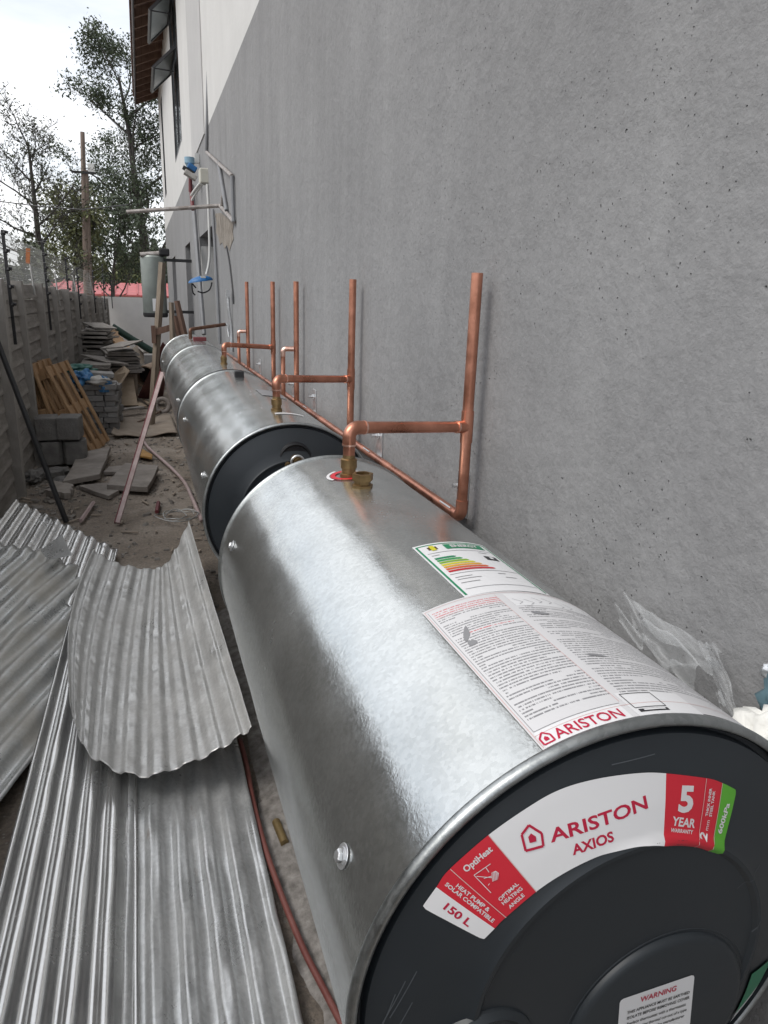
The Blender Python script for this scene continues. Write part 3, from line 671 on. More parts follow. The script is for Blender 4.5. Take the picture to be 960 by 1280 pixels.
# ------------------------------------------------------------------ copper pipework
PXW = .682; PRAD = .0125
def copper_set(y_in, x_in, y_w, zt, label, top=.065, bot=-.47, first=False, elbow_z=-.247, tee_z=-.268):
    t = empty('copper_pipework', label, 'pipe', (x_in, y_in, CZ+TR), 'copper pipes from heaters to the wall')
    zi = CZ+TR; A0 = Vector((x_in, y_in, zi+.03)); E = Vector((x_in, y_in, elbow_z)); T = Vector((PXW, y_w, tee_z))
    MB().tube([A0, E-Vector((0, 0, .034))], PRAD).build('riser', M['copper'], t, smooth='auto')
    d = (T-E).normalized()
    pts = [E-Vector((0, 0, .036))]+arc(A0, E, T, .018)+[E+d*.036]
    MB().tube(pts, PRAD+.0016).build('elbow', M['copper'], t, smooth='auto')
    for q, w_ in ((E-Vector((0, 0, .037)), Vector((0, 0, .004))), (E+d*.034, d*.004)): MB().tube([q, q+w_], PRAD+.0021).build('solder_ring', M['copper_clean'], t, smooth='auto')
    MB().tube([E+d*.034, T-d*.018], PRAD).build('arm', M['copper'], t, smooth='auto')
    tee = MB().tube([T-Vector((0, 0, .036)), T+Vector((0, 0, .036))], PRAD+.0017).tube([T-d*.030, T], PRAD+.0015).build('tee', M['copper'], t, smooth='auto')
    MB().tube([T-d*.032, T-d*.028], PRAD+.0022).build('solder_ring', M['copper_clean'], t, smooth='auto')
    MB().tube([(PXW+.001, y_w, top), (PXW, y_w, tee_z+.034)], PRAD, caps=True).build('wall_pipe', M['copper'], t, smooth='auto')
    MB().tube([(PXW, y_w, tee_z-.034), (PXW, y_w, bot)], PRAD).build('wall_pipe', M['copper'], t, smooth='auto')
    return t
c1 = copper_set(1.354, .382, 1.440, 0, 'thick copper pipe set standing on the nearest water heater', .062)
MB().tube([(PXW, 1.44, -.44)]+arc((PXW, 1.44, -.4), (PXW, 1.44, -.482), (PXW, 1.6, -.482), .02)+[(PXW, 1.475, -.482)], PRAD+.0018).build('elbow', M['copper'], c1, smooth='auto')
c2 = copper_set(2.241, .390, 2.408, 0, 'copper pipe set rising from the second water heater')
c3 = copper_set(3.855, .398, 4.000, 0, 'copper pipe set on the third water heater, farthest of the three bright ones', .079)
def cold_set(y, top, label):
    t = empty('copper_pipework', label, 'pipe', (PXW, y, bot_z), 'copper pipes from heaters to the wall')
    MB().tube([(PXW, y, top), (PXW, y, bot_z)], PRAD).build('wall_pipe', M['copper'], t, smooth='auto')
    a = Vector((PXW-.012, y, -.232)); b = Vector((PXW-.062, y+.01, -.232)); c = Vector((PXW-.062, y+.01, bot_z))
    MB().tube([a]+arc(a, b, c, .016)+[b-Vector((0, 0, .035))], PRAD*.93).build('elbow', M['copper_clean'], t, smooth='auto')
    MB().tube([b-Vector((0, 0, .03)), c], PRAD*.85).build('riser', M['copper'], t, smooth='auto')
    return t
bot_z = -.5
cold_set(3.36, .071, 'plain tall copper pipe with a short elbow beside it, behind the second arm')
cold_set(5.02, .092, 'farthest plain copper pipe with a short elbow beside it')
p = tag(MB().tube([(PXW, 1.475, -.482), (PXW, 2.4, -.483), (PXW, 4, -.481), (PXW, 6.4, -.484)], PRAD*.95).build('copper_main', M['copper'], None, smooth='auto'), 'long horizontal copper pipe running low along the wall behind the heaters', 'pipe')
t = empty('copper_pipework', 'short tarnished brown pipe on the farthest water heater', 'pipe', (.36, 6.03, CZ+TR))
a = Vector((.361, 6.03, CZ+TR)); b = Vector((.361, 6.03, -.27)); c = Vector((.66, 6.25, -.235))
MB().tube([a]+arc(a, b, c, .02)+[c], .014).build('arm', M['copper_old'], t, smooth='auto')
d = c; 
MB().tube([d+Vector((0, 0, 0)), d+Vector((.02, .0, .0)), d+Vector((.03, 0, -.07)), d+Vector((.035, 0, -.10))], .012).build('flexible_joint', M['zinc'], t, smooth='auto')

# wall brackets
def bracket(y, label):
    t = empty('wall_bracket', label, 'bracket', (WX, y, -.45), 'galvanised hanger straps on the wall')
    MB().box((WX-.0025, y, -.445), (.005, .062, .105)).build('wall_plate', M['zinc'], t, bevel=.002)
    mb = MB(); lathe_z(mb, (WX-.006, y, -.425), [(.012, 0), (.012, .006), (.0115, .010), (.001, .010)][::-1], 6, Vector((-1, 0, 0)).to_track_quat('Z', 'Y').to_matrix())
    mb.tube([(WX-.006, y, -.425), (WX-.030, y, -.425)], .005, 8).build('wall_bolt', M['zinc'], t)
    R = Matrix.Rotation(radians(32), 3, 'Y')
    MB().box((WX-.024, y, -.486), (.060, .062, .004), R).build('bent_foot', M['zinc'], t, bevel=.001)
    return t
bracket(1.515, 'galvanised bracket on the wall beside the thickest wall pipe')
bracket(2.175, 'galvanised bracket just right of the second wall pipe, above the long pipe')
bracket(3.13, 'galvanised bracket below the pair of plain pipes')
bracket(3.62, 'small dark bracket left of the pair of plain pipes')
bracket(4.72, 'farthest galvanised bracket, beside the farthest plain copper pipe')

# heater cradles under the row (hold the tanks off the ground)
for i, y in enumerate((.62, 1.40, 2.2, 3.2, 3.8, 5.1, 5.6, 6.5)):
    t = empty('support_cradle', 'steel cradle %s, hidden below the water heaters' % ('nearest the camera', 'under the back of the nearest heater', 'under the front of the second heater', 'under the back of the second heater', 'under the front of the third heater', 'under the back of the third heater', 'under the front of the farthest heater', 'farthest of the row')[i], 'bracket', (CX, y, G), 'steel cradles carrying the heaters')
    MB().box((WX-.02, y, -.86), (.04, .04, .50)).build('upright', M['dark_steel'], t)
    MB().box(((CX+WX)/2-.06, y, CZ-TR-.022), (WX-CX+.16, .04, .036)).build('arm', M['dark_steel'], t)

# ------------------------------------------------------------------ ground
mb = MB()
def gz(x, y):
    v = Vector((x, y, 0)); d = .018*noise.noise(v*1.3)+.008*noise.noise(v*5)+.004*noise.noise(v*14)
    return G+d*(1 if -1.0 < x < .6 and y < 21 else 0) - .012
nx, ny = 90, 420; xs = [-1.1+1.9*i/nx for i in range(nx+1)]; ysg = [-3+24*j/ny for j in range(ny+1)]
mb.add([(x, y, gz(x, y)) for y in ysg for x in xs], [(j*(nx+1)+i, j*(nx+1)+i+1, (j+1)*(nx+1)+i+1, (j+1)*(nx+1)+i) for j in range(ny) for i in range(nx)])
o = mb.build('alley_ground', M['ground'], smooth=True); o['kind'] = 'structure'
o = MB().add([(-600, -600, G-.06), (600, -600, G-.06), (600, 900, G-.06), (-600, 900, G-.06)], [(0, 1, 2, 3)]).build('ground', M['ground']); o['kind'] = 'structure'

mb = MB(); vs = []
for j in range(60):
    y = -3+6.4*j/59
    for i in range(7):
        x = .235+.03*noise.noise(Vector((y*2.5, 0, 3)))+(.72-.235)*i/6; vs.append((x, y, G+.010+.006*noise.noise(Vector((x*6, y*6, 2)))-(.03 if i == 0 else 0)))
mb.add(vs, [(j*7+i, j*7+i+1, (j+1)*7+i+1, (j+1)*7+i) for j in range(59) for i in range(6)])
M['cement'] = mat('speckled_cement', (.17, .155, .14), .92, col2=(.42, .39, .36), vscale=26, detail=9, bump=.6, bscale=80)
o = mb.build('cement_apron', M['cement'], smooth=True); o['kind'] = 'structure'

# ------------------------------------------------------------------ house
H = empty('house', 'two-storey house, lower wall rough grey plaster, upper wall painted white', 'house', (WX, 8, G))
def holed(x, th, y0, y1, z0, z1, holes, name, m, par):
    yc = sorted({y0, y1, *[h[0] for h in holes], *[h[1] for h in holes]}); zc = sorted({z0, z1, *[h[2] for h in holes], *[h[3] for h in holes]}); mb = MB()
    ins = lambda y, z: any(h[0] < y < h[1] and h[2] < z < h[3] for h in holes)
    for a, b in zip(yc, yc[1:]):
        for c, d in zip(zc, zc[1:]):
            if not ins((a+b)/2, (c+d)/2):
                mb.add([(x, a, c), (x, b, c), (x, b, d), (x, a, d)], [(0, 3, 2, 1)]); mb.add([(x+th, a, c), (x+th, b, c), (x+th, b, d), (x+th, a, d)], [(0, 1, 2, 3)])
    for a, b, c, d in holes+[(y0, y1, z0, z1)]:
        mb.add([(x, a, c), (x, b, c), (x, b, d), (x, a, d), (x+th, a, c), (x+th, b, c), (x+th, b, d), (x+th, a, d)], [(0, 1, 5, 4), (1, 2, 6, 5), (2, 3, 7, 6), (3, 0, 4, 7)])
    return mb.build(name, m, par)
ZP = 1.557; YE = 20.7; YS = -5
doors = [(7.65, 9.35, G-.05, .66), (11.1, 12.3, G-.05, .72), (15.8, 17.4, G-.05, .74)]
wins = [(11.85, 13.9, 2.17, 4.28), (18.35, 19.2, 2.2, 4.25)]
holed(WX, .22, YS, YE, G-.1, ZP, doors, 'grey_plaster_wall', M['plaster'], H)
holed(WX, .22, YS, YE, ZP+.0, 4.75, wins, 'white_upper_wall', M['white_wall'], H)
MB().box((WX-.004, 9.0, (ZP+4.7)/2), (.012, 1.78, 4.7-ZP-.004)).build('grey_strip', M['grey_band'], H)  # flush band in a greyer tone than the white wall around it
MB().box((WX+.11, 9.33, (G+.66)/2-.1), (.20, .05, .66-G)).build('white_door_reveal', M['white_wall'], H)
MB().box((WX+.235, 8.5, -.45), (.02, 1.9, 2.3)).build('blank_door', M['pvc'], H)
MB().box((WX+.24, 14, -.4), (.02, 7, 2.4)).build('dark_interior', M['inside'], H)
MB().box((WX+.18, 11.7, -.45), (.04, 1.2, 2.3)).build('door', M['steel_window'], H)
for a, b, c, d in wins:
    f = MB().box((WX+.018, (a+b)/2, c+.02), (.04, b-a, .04)).box((WX+.018, (a+b)/2, d-.02), (.04, b-a, .04)).box((WX+.018, a+.02, (c+d)/2), (.04, .04, d-c-.08)).box((WX+.018, b-.02, (c+d)/2), (.04, .04, d-c-.08)).box((WX+.018, (a+b)/2, (c+d)/2), (.035, .03, d-c-.08)).build('window', M['steel_window'], H)
    MB().box((WX+.022, (a+b)/2, (c+d)/2), (.006, b-a-.02, d-c-.02)).build('pane', M['glass'], f)
# open awning sashes
for hz, oz, y0, y1 in ((3.43, 3.12, 12.1, 13.5), (4.16, 3.84, 12.1, 13.6)):
    hx, ox = .70, .37; mb = MB(); e = Vector((ox-hx, 0, oz-hz)); L = e.length; e.normalize(); yv = Vector((0, 1, 0)); R = Matrix((e, yv, e.cross(yv))).transposed()
    c = Vector(((hx+ox)/2, (y0+y1)/2, (hz+oz)/2))
    mb.box(c-e*(L/2-.02), (.04, y1-y0, .035), R).box(c+e*(L/2-.02), (.04, y1-y0, .035), R).box(c-yv*((y1-y0)/2-.02), (L-.08, .04, .035), R).box(c+yv*((y1-y0)/2-.02), (L-.08, .04, .035), R)
    s_ = mb.build('open_window_sash', M['steel_window'], H)
    MB().box(c, (L-.07, y1-y0-.07, .006), R).build('pane', M['glass_frost'], s_)
    MB().tube([(hx, y0+.1, hz-.30), (ox+.03, y0+.02, oz+.0)], .009, 6).build('stay', M['steel_window'], s_)
# eave
EX, EZ = .19, 4.42
sl_ = .42
MB().box((EX-.012, (YS+YE)/2+.1, EZ+.06), (.022, YE-YS+.3, .20)).build('fascia', M['fascia'], H)
MB().box((EX-.030, (YS+YE)/2+.1, EZ+.10), (.012, YE-YS+.3, .03)).build('gutter_edge', M['gutter'], H)
roof = MB().hexa([(EX-.04, YS, EZ+.19), (EX-.04, YE+.2, EZ+.19), (4.5, YE+.2, EZ+.19+4.35*sl_), (4.5, YS, EZ+.19+4.35*sl_), (EX-.04, YS, EZ+.23), (EX-.04, YE+.2, EZ+.23), (4.5, YE+.2, EZ+.23+4.35*sl_), (4.5, YS, EZ+.23+4.35*sl_)]).build('roof', M['tile'], H)
y = 4.0
first = None
while y < YE+.1:
    if first is None:
        first = MB().hexa([(EX, y, EZ+.02), (EX, y+.05, EZ+.02), (1.0, y+.05, EZ+.02+.8*sl_), (1.0, y, EZ+.02+.8*sl_), (EX, y, EZ+.16), (EX, y+.05, EZ+.16), (1.0, y+.05, EZ+.16+.8*sl_), (1.0, y, EZ+.16+.8*sl_)]).build('rafter', M['timber_red'], roof); y00 = y
    else: r_ = first.copy(); COL.objects.link(r_); r_.location.y += y-y00
    y += .55
for k in range(3):
    x = EX+.08+k*.18; MB().box((x, (4+YE)/2, EZ+.172+(x-EX)*sl_), (.04, YE-4, .03), Matrix.Rotation(-math.atan(sl_), 3, 'Y')).build('batten', M['timber_red'], roof)
# tile ends seen from below along the verge
for k in range(30):
    yy = 5+k*.53
    MB().box((EX-.01, yy, EZ+.245), (.12, .50, .02), Matrix.Rotation(-.36, 3, 'Y')).build('eave_tile', M['tile'], roof)

# ------------------------------------------------------------------ precast fence
Fn = empty('precast_fence', 'long fence of weathered precast concrete slabs between concrete posts', 'fence', (FX, 7, G))
posts = [-4.4, -3.1, -1.8, -.5, .8, 2.1, 3.4, 4.7, 5.95, 7.05, 8.3, 9.45, 10.7, 12.1, 13.6, 15.2, 16.8, 18.6, 20.5]
def fx(y): return FX+(.15*(y-8)/12.7 if y > 8 else 0)
def ft(y): return .045-(.24*(y-8)/12.7 if y > 8 else 0)
NC = 12
pm = None
for y in posts:
    h = ft(y)+.02-G+.1
    if pm is None:
        a = MB().hexa([(-.06, -.055, 0), (.055, -.045, 0), (.055, .045, 0), (-.06, .055, 0), (-.06, -.055, 1), (.055, -.045, 1), (.055, .045, 1), (-.06, .055, 1)])
        ob = a.build('post', M['fence_post'], Fn); pm = ob.data
        for v in pm.vertices: v.co += Vector(Fn['_w'])
    else: ob = bpy.data.objects.new('post', pm); COL.objects.link(ob); ob.parent = Fn
    ob.location = Vector((fx(y)+.01, y, G-.1))-Vector(Fn['_w'])-Vector((0, 0, 0)); ob.scale = (1, 1, h)
    ob.rotation_euler = (random.uniform(-.012, .012), random.uniform(-.012, .012), random.uniform(-.06, .06))
sm = None; cnt = 0
for a, b in zip(posts, posts[1:]):
    L = b-a-.04; ym = (a+b)/2; hh = (ft(ym)-G)/NC
    for k in range(NC):
        if sm is None:
            # one course: sloped face, proud at its lower edge
            q = MB(); segs = 5; vs = []
            for i in range(segs+1):
                yy = -.5+i/segs; j = random.uniform(-.004, .004)
                vs += [(-.03, yy, .0), (.022+j, yy, .03), (.020+j, yy, .0), (.004+j, yy, .97), (-.03, yy, .98)]
            fs = []
            for i in range(segs):
                for m_, n_ in ((0, 2), (2, 1), (1, 3), (3, 4), (4, 0)): fs.append((i*5+m_, i*5+n_, (i+1)*5+n_, (i+1)*5+m_))
            fs += [(0, 4, 3, 1, 2), tuple(segs*5+q_ for q_ in (2, 1, 3, 4, 0))]
            q.add(vs, fs); ob = q.build('slab', M['fence'], Fn); sm = ob.data
            for v in sm.vertices: v.co += Vector(Fn['_w'])
        else: ob = bpy.data.objects.new('slab', sm); COL.objects.link(ob); ob.parent = Fn
        z = G+k*hh
        ob.location = Vector((fx(ym)-.01+random.uniform(-.007, .007), ym, z+random.uniform(-.004, .004)))-Vector(Fn['_w'])
        ob.scale = (1, L, hh*.97); ob.rotation_euler = (random.uniform(-.006, .006), random.uniform(-.03, .03), random.uniform(-.004, .004)-(.15/12.7 if ym > 8 else 0))
# electric fence uprights
ups = [(3, 318, 7, 430), (47, 300, 56, 415), (70, 320, 84, 405), (84, 335, 97, 402), (110, 345, 118, 400), (125, 330, 130, 408), (142, 345, 145, 390)]
UY = [6.3, 8.65, 10.8, 12.3, 15.6, 18.9, 20.6]
UL = ['black electric fence upright nearest, at the left edge', 'tall black electric fence upright in front of the dark tree trunk', 'black electric fence upright third from the left edge', 'black electric fence upright fourth from the left edge',
      'black electric fence upright standing in front of the timber pole foot', 'black electric fence upright near the far end of the fence', 'thin black upright in front of the white end wall']
tops = [.42, .50, .42, .34, .40, .62, .42]
for i, y in enumerate(UY):
    x = fx(y)+.065 if i < 6 else -.72
    t = empty('fence_upright', UL[i], 'fence post', (x, y, -.42), 'electric fence uprights on the boundary fence')
    MB().box((x, y, (tops[i]-.42)/2), (.022, .022, tops[i]+.42)).build('rod', M['dark_steel'], t)
    for k in range(5):
        z = tops[i]-.03-k*.13
        if z < -.35: break
        MB().tube([(x+.01, y-.012, z), (x+.01, y+.0, z+.02), (x+.035, y, z+.012)], .013, 6).build('insulator', M['black'], t)
t = empty('fence_wire', 'thin bare wires strung between the black uprights above the concrete fence', 'wire', (FX, 9, .1))
for k in range(5):
    for i in range(5):
        a = Vector((fx(UY[i])+.09, UY[i], tops[i]-.025-k*.10)); b = Vector((fx(UY[i+1])+.09, UY[i+1], tops[i+1]-.025-k*.10))
        if a.z < .02: continue
        MB().tube([a, (a+b)/2-Vector((0, 0, .01)), b], .0016, 4, False).build('strand', M['wire'], t)
# welded mesh above the first bays
mb = MB()
for k in range(9):
    z = .06+k*.05
    mb.tube([(FX-.08, 4.6, z), (FX-.08+.01*random.uniform(-1, 1), 7, z+.01*random.uniform(-1, 1)), (FX-.07, 9.6, z-.03), (fx(13)-.05, 13, z-.10), (fx(17)-.05, 17, z-.16)], .0017, 4, False)
y = 4.6
while y < 17:
    x = fx(y)-.08; dz = -.03*max(0, (y-8)/3); mb.tube([(x, y, .03+dz), (x+.01, y+.02, .24+dz), (x, y, .46+dz)], .0015, 4, False); y += .055 if y < 9.7 else .12
o = mb.build('wire_netting', M['wire'], None); tag(o, 'welded wire netting fixed on top of the concrete fence', 'netting')
# pale slanted stays
for (a, b, lb) in (((36, 318, 42, 355, 7.9), 0, 'pale slanted rod beside the second black upright'), ((68, 340, 74, 372, 10.3), 0, 'pale slanted rod left of the third black upright'), ((91, 345, 99, 374, 13), 0, 'pale slanted rod left of the timber pole'), ((112, 346, 118, 372, 16), 0, 'pale slanted rod right of the timber pole')):
    p = ony(a[0], a[1], a[4]); q = ony(a[2], a[3], a[4]); q.z -= .1
    tag(MB().tube([p, q], .010, 6).build('stay_rod', M['wire']), lb, 'rod')
p = ony(35, 320, 7.8)
tag(MB().box(p, (.035, .025, .14), Matrix.Rotation(.12, 3, 'Y')).build('warning_tag', mat('orange_tag', (.45, .16, .06), .6, var=.2, vscale=30)), 'small orange tag hanging in the wire netting above the fence', 'tag')

# ------------------------------------------------------------------ corrugated sheets
def sheet(name, P, width_pitches, depth, m, label, prof='trap', jit=.0, ny=70, nseg=8, torn=(.0, .0), seed=1, bend=None, dents=0):
    """P(u, v) -> base point, u across 0..1, v along 0..1"""
    rnd = random.Random(seed); nxs = width_pitches*nseg; vs = []
    for j in range(ny+1):
        v = j/ny
        for i in range(nxs+1):
            u = i/nxs; vv = v
            e0 = torn[0]*noise.noise(Vector((u*14, seed, 0))); e1 = torn[1]*noise.noise(Vector((u*17, seed+5, 0)))
            vv = v+(1-v)*e0+v*e1
            p = Vector(P(u, vv)); ph = (u*width_pitches) % 1
            if prof == 'trap': k = min(1, max(0, (abs(ph-.5)-.12)/.22)); k = k*k*(3-2*k)
            else: k = .5+.5*cos(2*pi*ph)
            h = depth*k
            q = Vector((u*6, v*9, seed))
            if jit:
                h *= 1-.25*abs(noise.noise(q*2.3)); p.x += jit*.2*noise.noise(q*2.1+Vector((3, 3, 3))); h += jit*.7*noise.noise(q*1.3)+(jit*.5 if jit > .004 else 0)*noise.noise(Vector((u*width_pitches*1.1, v*40, seed)))
            if dents: 
                d_ = noise.noise(Vector((u*width_pitches*.9, v*16, seed+9)))
                if d_ > .25: h -= dents*(d_-.25)*3*k
            p.z += h; vs.append(p)
    W_ = nxs+1
    mb = MB().add(vs, [(j*W_+i, j*W_+i+1, (j+1)*W_+i+1, (j+1)*W_+i) for j in range(ny) for i in range(nxs)])
    o = mb.build(name, m, None, smooth=True); s = o.modifiers.new('thickness', 'SOLIDIFY'); s.thickness = .0012; s.offset = 0
    tag(o, label, 'roofing sheet'); return o
def bil(a, b, c, d):   # near-left, near-right, far-right, far-left
    a, b, c, d = map(Vector, (a, b, c, d)); return lambda u, v: (a*(1-u)+b*u)*(1-v)+(d*(1-u)+c*u)*v
# bright new sheet, bottom left
sheet('corrugated_sheet', bil((-.45, .55, -1.455), (-.09, .50, -1.495), (-.12, 3.45, -1.475), (-.39, 3.52, -1.425)), 5, .0165, M['sheet_new'],
      'bright clean corrugated roofing sheet at the bottom left, straight ridges', 'trap', jit=.002, seed=3, ny=60)
# older sheet lapped to its right
sheet('corrugated_sheet', bil((-.135, .50, -1.486), (.245, .48, -1.528), (.215, 3.3, -1.525), (-.125, 3.35, -1.466)), 5, .0175, M['sheet_old'],
      'older dented corrugated sheet lapped beside the bright one, next to the red hose', 'trap', jit=.006, seed=8, ny=160, nseg=12, dents=.006)
# curved dull sheet lying on top
bc = [onz(88, 886, -1.37), onz(112, 945, -1.39), onz(180, 972, -1.40), onz(262, 945, -1.37), onz(315, 912, -1.30)]
tcn = [onz(116, 690, -1.38), onz(150, 706, -1.42), onz(192, 712, -1.435), onz(214, 698, -1.40), onz(236, 653, -1.30)]
def curved(u, v):
    a = crom3(bc, u*4); b = crom3(tcn, u*4); m_ = a.lerp(b, v)
    return m_-Vector((.055*sin(pi*v)*(1-u)**2, 0, .01*sin(pi*v)))
def crom3(P, t):
    i = min(int(t), len(P)-2); k = t-i; p0 = P[max(i-1, 0)]; p1 = P[i]; p2 = P[i+1]; p3 = P[min(i+2, len(P)-1)]
    return .5*((2*p1)+(p2-p0)*k+(2*p0-5*p1+4*p2-p3)*k*k+(3*p1-p0-3*p2+p3)*k**3)
sheet('corrugated_sheet', curved, 9, .0135, M['sheet_grey'], 'dull grey curled corrugated sheet with torn edges lying on top of the others', 'trap', jit=.0045, seed=21, ny=150, nseg=12, torn=(.010, .02), dents=.004)
# far-left sheet running up to the fence
A1 = onz(20, 626, -1.45); A2 = onz(148, 690, -1.515)
dirn = Vector((.06, 1, 0)).normalized()
def farleft(u, v):
    p = A1.lerp(A2, u); p = p - dirn*(1-v)*(1.0+.0*u); p.z -= .03*(1-v); return p
sheet('corrugated_sheet', farleft, 9, .020, M['sheet_new'], 'corrugated sheet with a scalloped far edge, highest at the left by the fence', 'trap', jit=.002, seed=33, ny=60, torn=(0, .012))
# mid-left dusty sheet, turned to the right
K1 = onz(-70, 665, -1.42); K2 = onz(190, 726, -1.50)
dk = Vector((.27, 1, 0)).normalized()
def midleft(u, v):
    p = K1.lerp(K2, u); p = p - dk*(1-v)*2.7; k = min(1, max(0, (p.x+.62)/.22))
    p.z = -1.452*(1-k)-1.520*k-.02*min(1, (1-v)*3)+(.012*(1-k) if v > .97 else 0); return p
sheet('corrugated_sheet', midleft, 14, .020, M['sheet_tan'], 'dusty corrugated sheet lying askew at the left edge, bent up at its far end', 'trap', jit=.003, seed=45, ny=80, torn=(0, .02), dents=.004)
# small folded scrap
q = [onz(50, 688, -1.38), onz(77, 668, -1.31), onz(90, 694, -1.37), onz(60, 700, -1.40)]
o = MB().add(q+[v+Vector((0, .01, -.004)) for v in q], [(0, 1, 2, 3), (7, 6, 5, 4), (0, 4, 5, 1), (1, 5, 6, 2), (2, 6, 7, 3), (3, 7, 4, 0)]).build('metal_scrap', M['sheet_old'])
tag(o, 'small folded corner of sheet metal sticking up between two sheets', 'scrap')

# red hose, brass tube
hp_ = [onz(x, y, G+.02) for x, y in ((300, 925), (308, 955), (316, 1000), (330, 1055), (345, 1100), (362, 1145), (381, 1190), (404, 1235), (428, 1282), (470, 1370))]
def smooth_pts(P, n=5): return [crom3(P, i/n) for i in range((len(P)-1)*n+1)]
tag(MB().tube(smooth_pts(hp_), .0085, 10).build('garden_hose', M['red_pvc'], None, smooth=True), 'dull red hose on the ground between the sheets and the nearest heater', 'hose')
a = onz(345, 1027, G+.012); b = onz(356, 1054, G+.012)
d = (b-a).normalized(); mb = MB(); mb.tube([a, b], .0125, 16, False); mb.tube([b, b+d*.0005, b-d*.0, a], [.0125, .0105, .0105, .0105], 16, False)
tag(mb.build('brass_tube', mat('tan_tube', (.24, .17, .075), .5, .3, var=.2, vscale=30), None, smooth='auto'), 'short tan tube lying on the ground beside the red hose', 'tube')
hp2 = [onz(x, y, G+.02) for x, y in ((176, 545), (184, 558), (197, 570), (214, 585), (230, 602), (240, 622), (252, 650))]
tag(MB().tube(smooth_pts(hp2), .015, 8).build('garden_hose', M['pink'], None, smooth=True), 'faded pinkish hose curving on the bare ground toward the second heater', 'hose')
hp3 = [onz(x, y, G+.02) for x, y in ((172, 528), (190, 520), (205, 512), (225, 505))]
tag(MB().tube(smooth_pts(hp3), .014, 8).build('garden_hose', M['rust'], None, smooth=True), 'thin dark hose on the ground beyond the flat board', 'hose')
pts = []
for i in range(70):
    k = i/69; an = k*2*pi*3.2; c = onz(222, 646, G+.02); pts.append(c+Vector((.16*cos(an)*(.7+.3*sin(an*.37)), .12*sin(an), .012*(1+sin(an*2.3)))))
tag(MB().tube(pts, .004, 6).build('wire_coil', M['wire'], None, smooth=True), 'loose coil of grey wire on the ground beside the second heater', 'wire')

# ------------------------------------------------------------------ blocks, pallets, stacks
def rough_box(name, c, d, m, label, cat, group=None, rz=0, tilt=(0, 0), bevel=.01, parent=None):
    R = (Matrix.Rotation(rz, 3, 'Z') @ Matrix.Rotation(tilt[0], 3, 'X') @ Matrix.Rotation(tilt[1], 3, 'Y'))
    o = MB().box(c, d, R).build(name, m, parent, bevel=bevel)
    if not parent: tag(o, label, cat, group)
    return o
BL = [('dark concrete block at the left of the lower pair', (-.865, 7.02, -1.425), 0), ('dark rounded concrete block at the right of the lower pair', (-.665, 7.02, -1.425), .05),
      ('dark concrete block at the left of the upper pair', (-.885, 7.03, -1.205), .06), ('dark concrete block at the right of the upper pair, white drips on it', (-.690, 7.0, -1.20), -.08)]
for lb, c, rz in BL:
    if 'rounded' in lb or 'left of the lower' in lb:
        mb = MB(); pr = []
        n = 20; vs = []
        for z in (0, .006, .20, .212):
            for k in range(n):
                a = 2*pi*k/n; r = .108*(abs(cos(a))**4+abs(sin(a))**4)**-.25; r *= .95 if z in (0, .212) else 1
                vs.append((c[0]+r*cos(a)*.93, c[1]+r*sin(a)*1.2, c[2]-.11+z))
        mb.add(vs, [(i*n+k, i*n+(k+1) % n, (i+1)*n+(k+1) % n, (i+1)*n+k) for i in range(3) for k in range(n)]+[tuple(range(3*n, 4*n))])
        tag(mb.build('concrete_block', M['block'], None, smooth='auto'), lb, 'block', 'dark concrete blocks beside the pallets')
    else: rough_box('concrete_block', c, (.190, .26, .205), M['block'], lb, 'block', 'dark concrete blocks beside the pallets', rz, bevel=.012)

def pallet(pts, label, slats=7):
    """pts: near bottom, far bottom, far top, near top (one face); thickness goes to the fence"""
    nb, fb, ftp, ntp = map(Vector, pts); e = (fb-nb); up = (ntp-nb); W_, H_ = e.length, up.length; e.normalize(); up.normalize(); nrm = e.cross(up).normalized()
    if nrm.x > 0: nrm = -nrm
    R = Matrix((e, nrm, up)).transposed(); t = empty('wooden_pallet', label, 'pallet', nb, 'wooden pallets leaning on the fence')
    at = lambda a, b, c: nb+e*a+up*b+nrm*c
    for k in range(3): 
        a = (.03, W_/2, W_-.03)[k]
        MB().box(at(a, H_/2, .065), (.045, .075, H_), R).build('bearer', M['pallet'], t, bevel=.004)
    for face, c in ((0, .012), (1, .118)):
        for k in range(slats):
            b = .05+(H_-.10)*k/(slats-1)
            MB().box(at(W_/2, b, c), (W_, .020, .085 if k in (0, slats-1, slats//2) else .07), R).build('slat', M['pallet'], t, bevel=.003)
    return t
# planks of the front pallet run up the slope: bearers are the cross pieces
def pallet_up(pts, label, n=6):
    nb, fb, ftp, ntp = map(Vector, pts); e = (fb-nb); up = (ntp-nb); W_, H_ = e.length, up.length; e.normalize(); up.normalize(); nrm = e.cross(up).normalized()
    if nrm.x > 0: nrm = -nrm
    R = Matrix((e, nrm, up)).transposed(); t = empty('wooden_pallet', label, 'pallet', nb, 'wooden pallets leaning on the fence')
    at = lambda a, b, c: nb+e*a+up*b+nrm*c
    for b in (.05, H_/2, H_-.05):
        for a in (.05, W_/2, W_-.05): MB().box(at(a, b, .065), (.10, .075, .10), R).build('spacer_block', M['pallet'], t, bevel=.004)
        MB().box(at(W_/2, b, .018), (W_, .018, .10), R).build('cross_board', M['pallet'], t, bevel=.003)
    for k in range(4):
        a = .045+(W_-.09)*k/3; MB().box(at(a, H_/2, -.001), (.085, .019, H_), R).build('slat', M['pallet'], t, bevel=.003)
    for k in range(n):
        a = .045+(W_-.09)*k/(n-1); MB().box(at(a, H_/2, .112), (.085, .019, H_), R).build('slat', M['pallet'], t, bevel=.003)
    return t
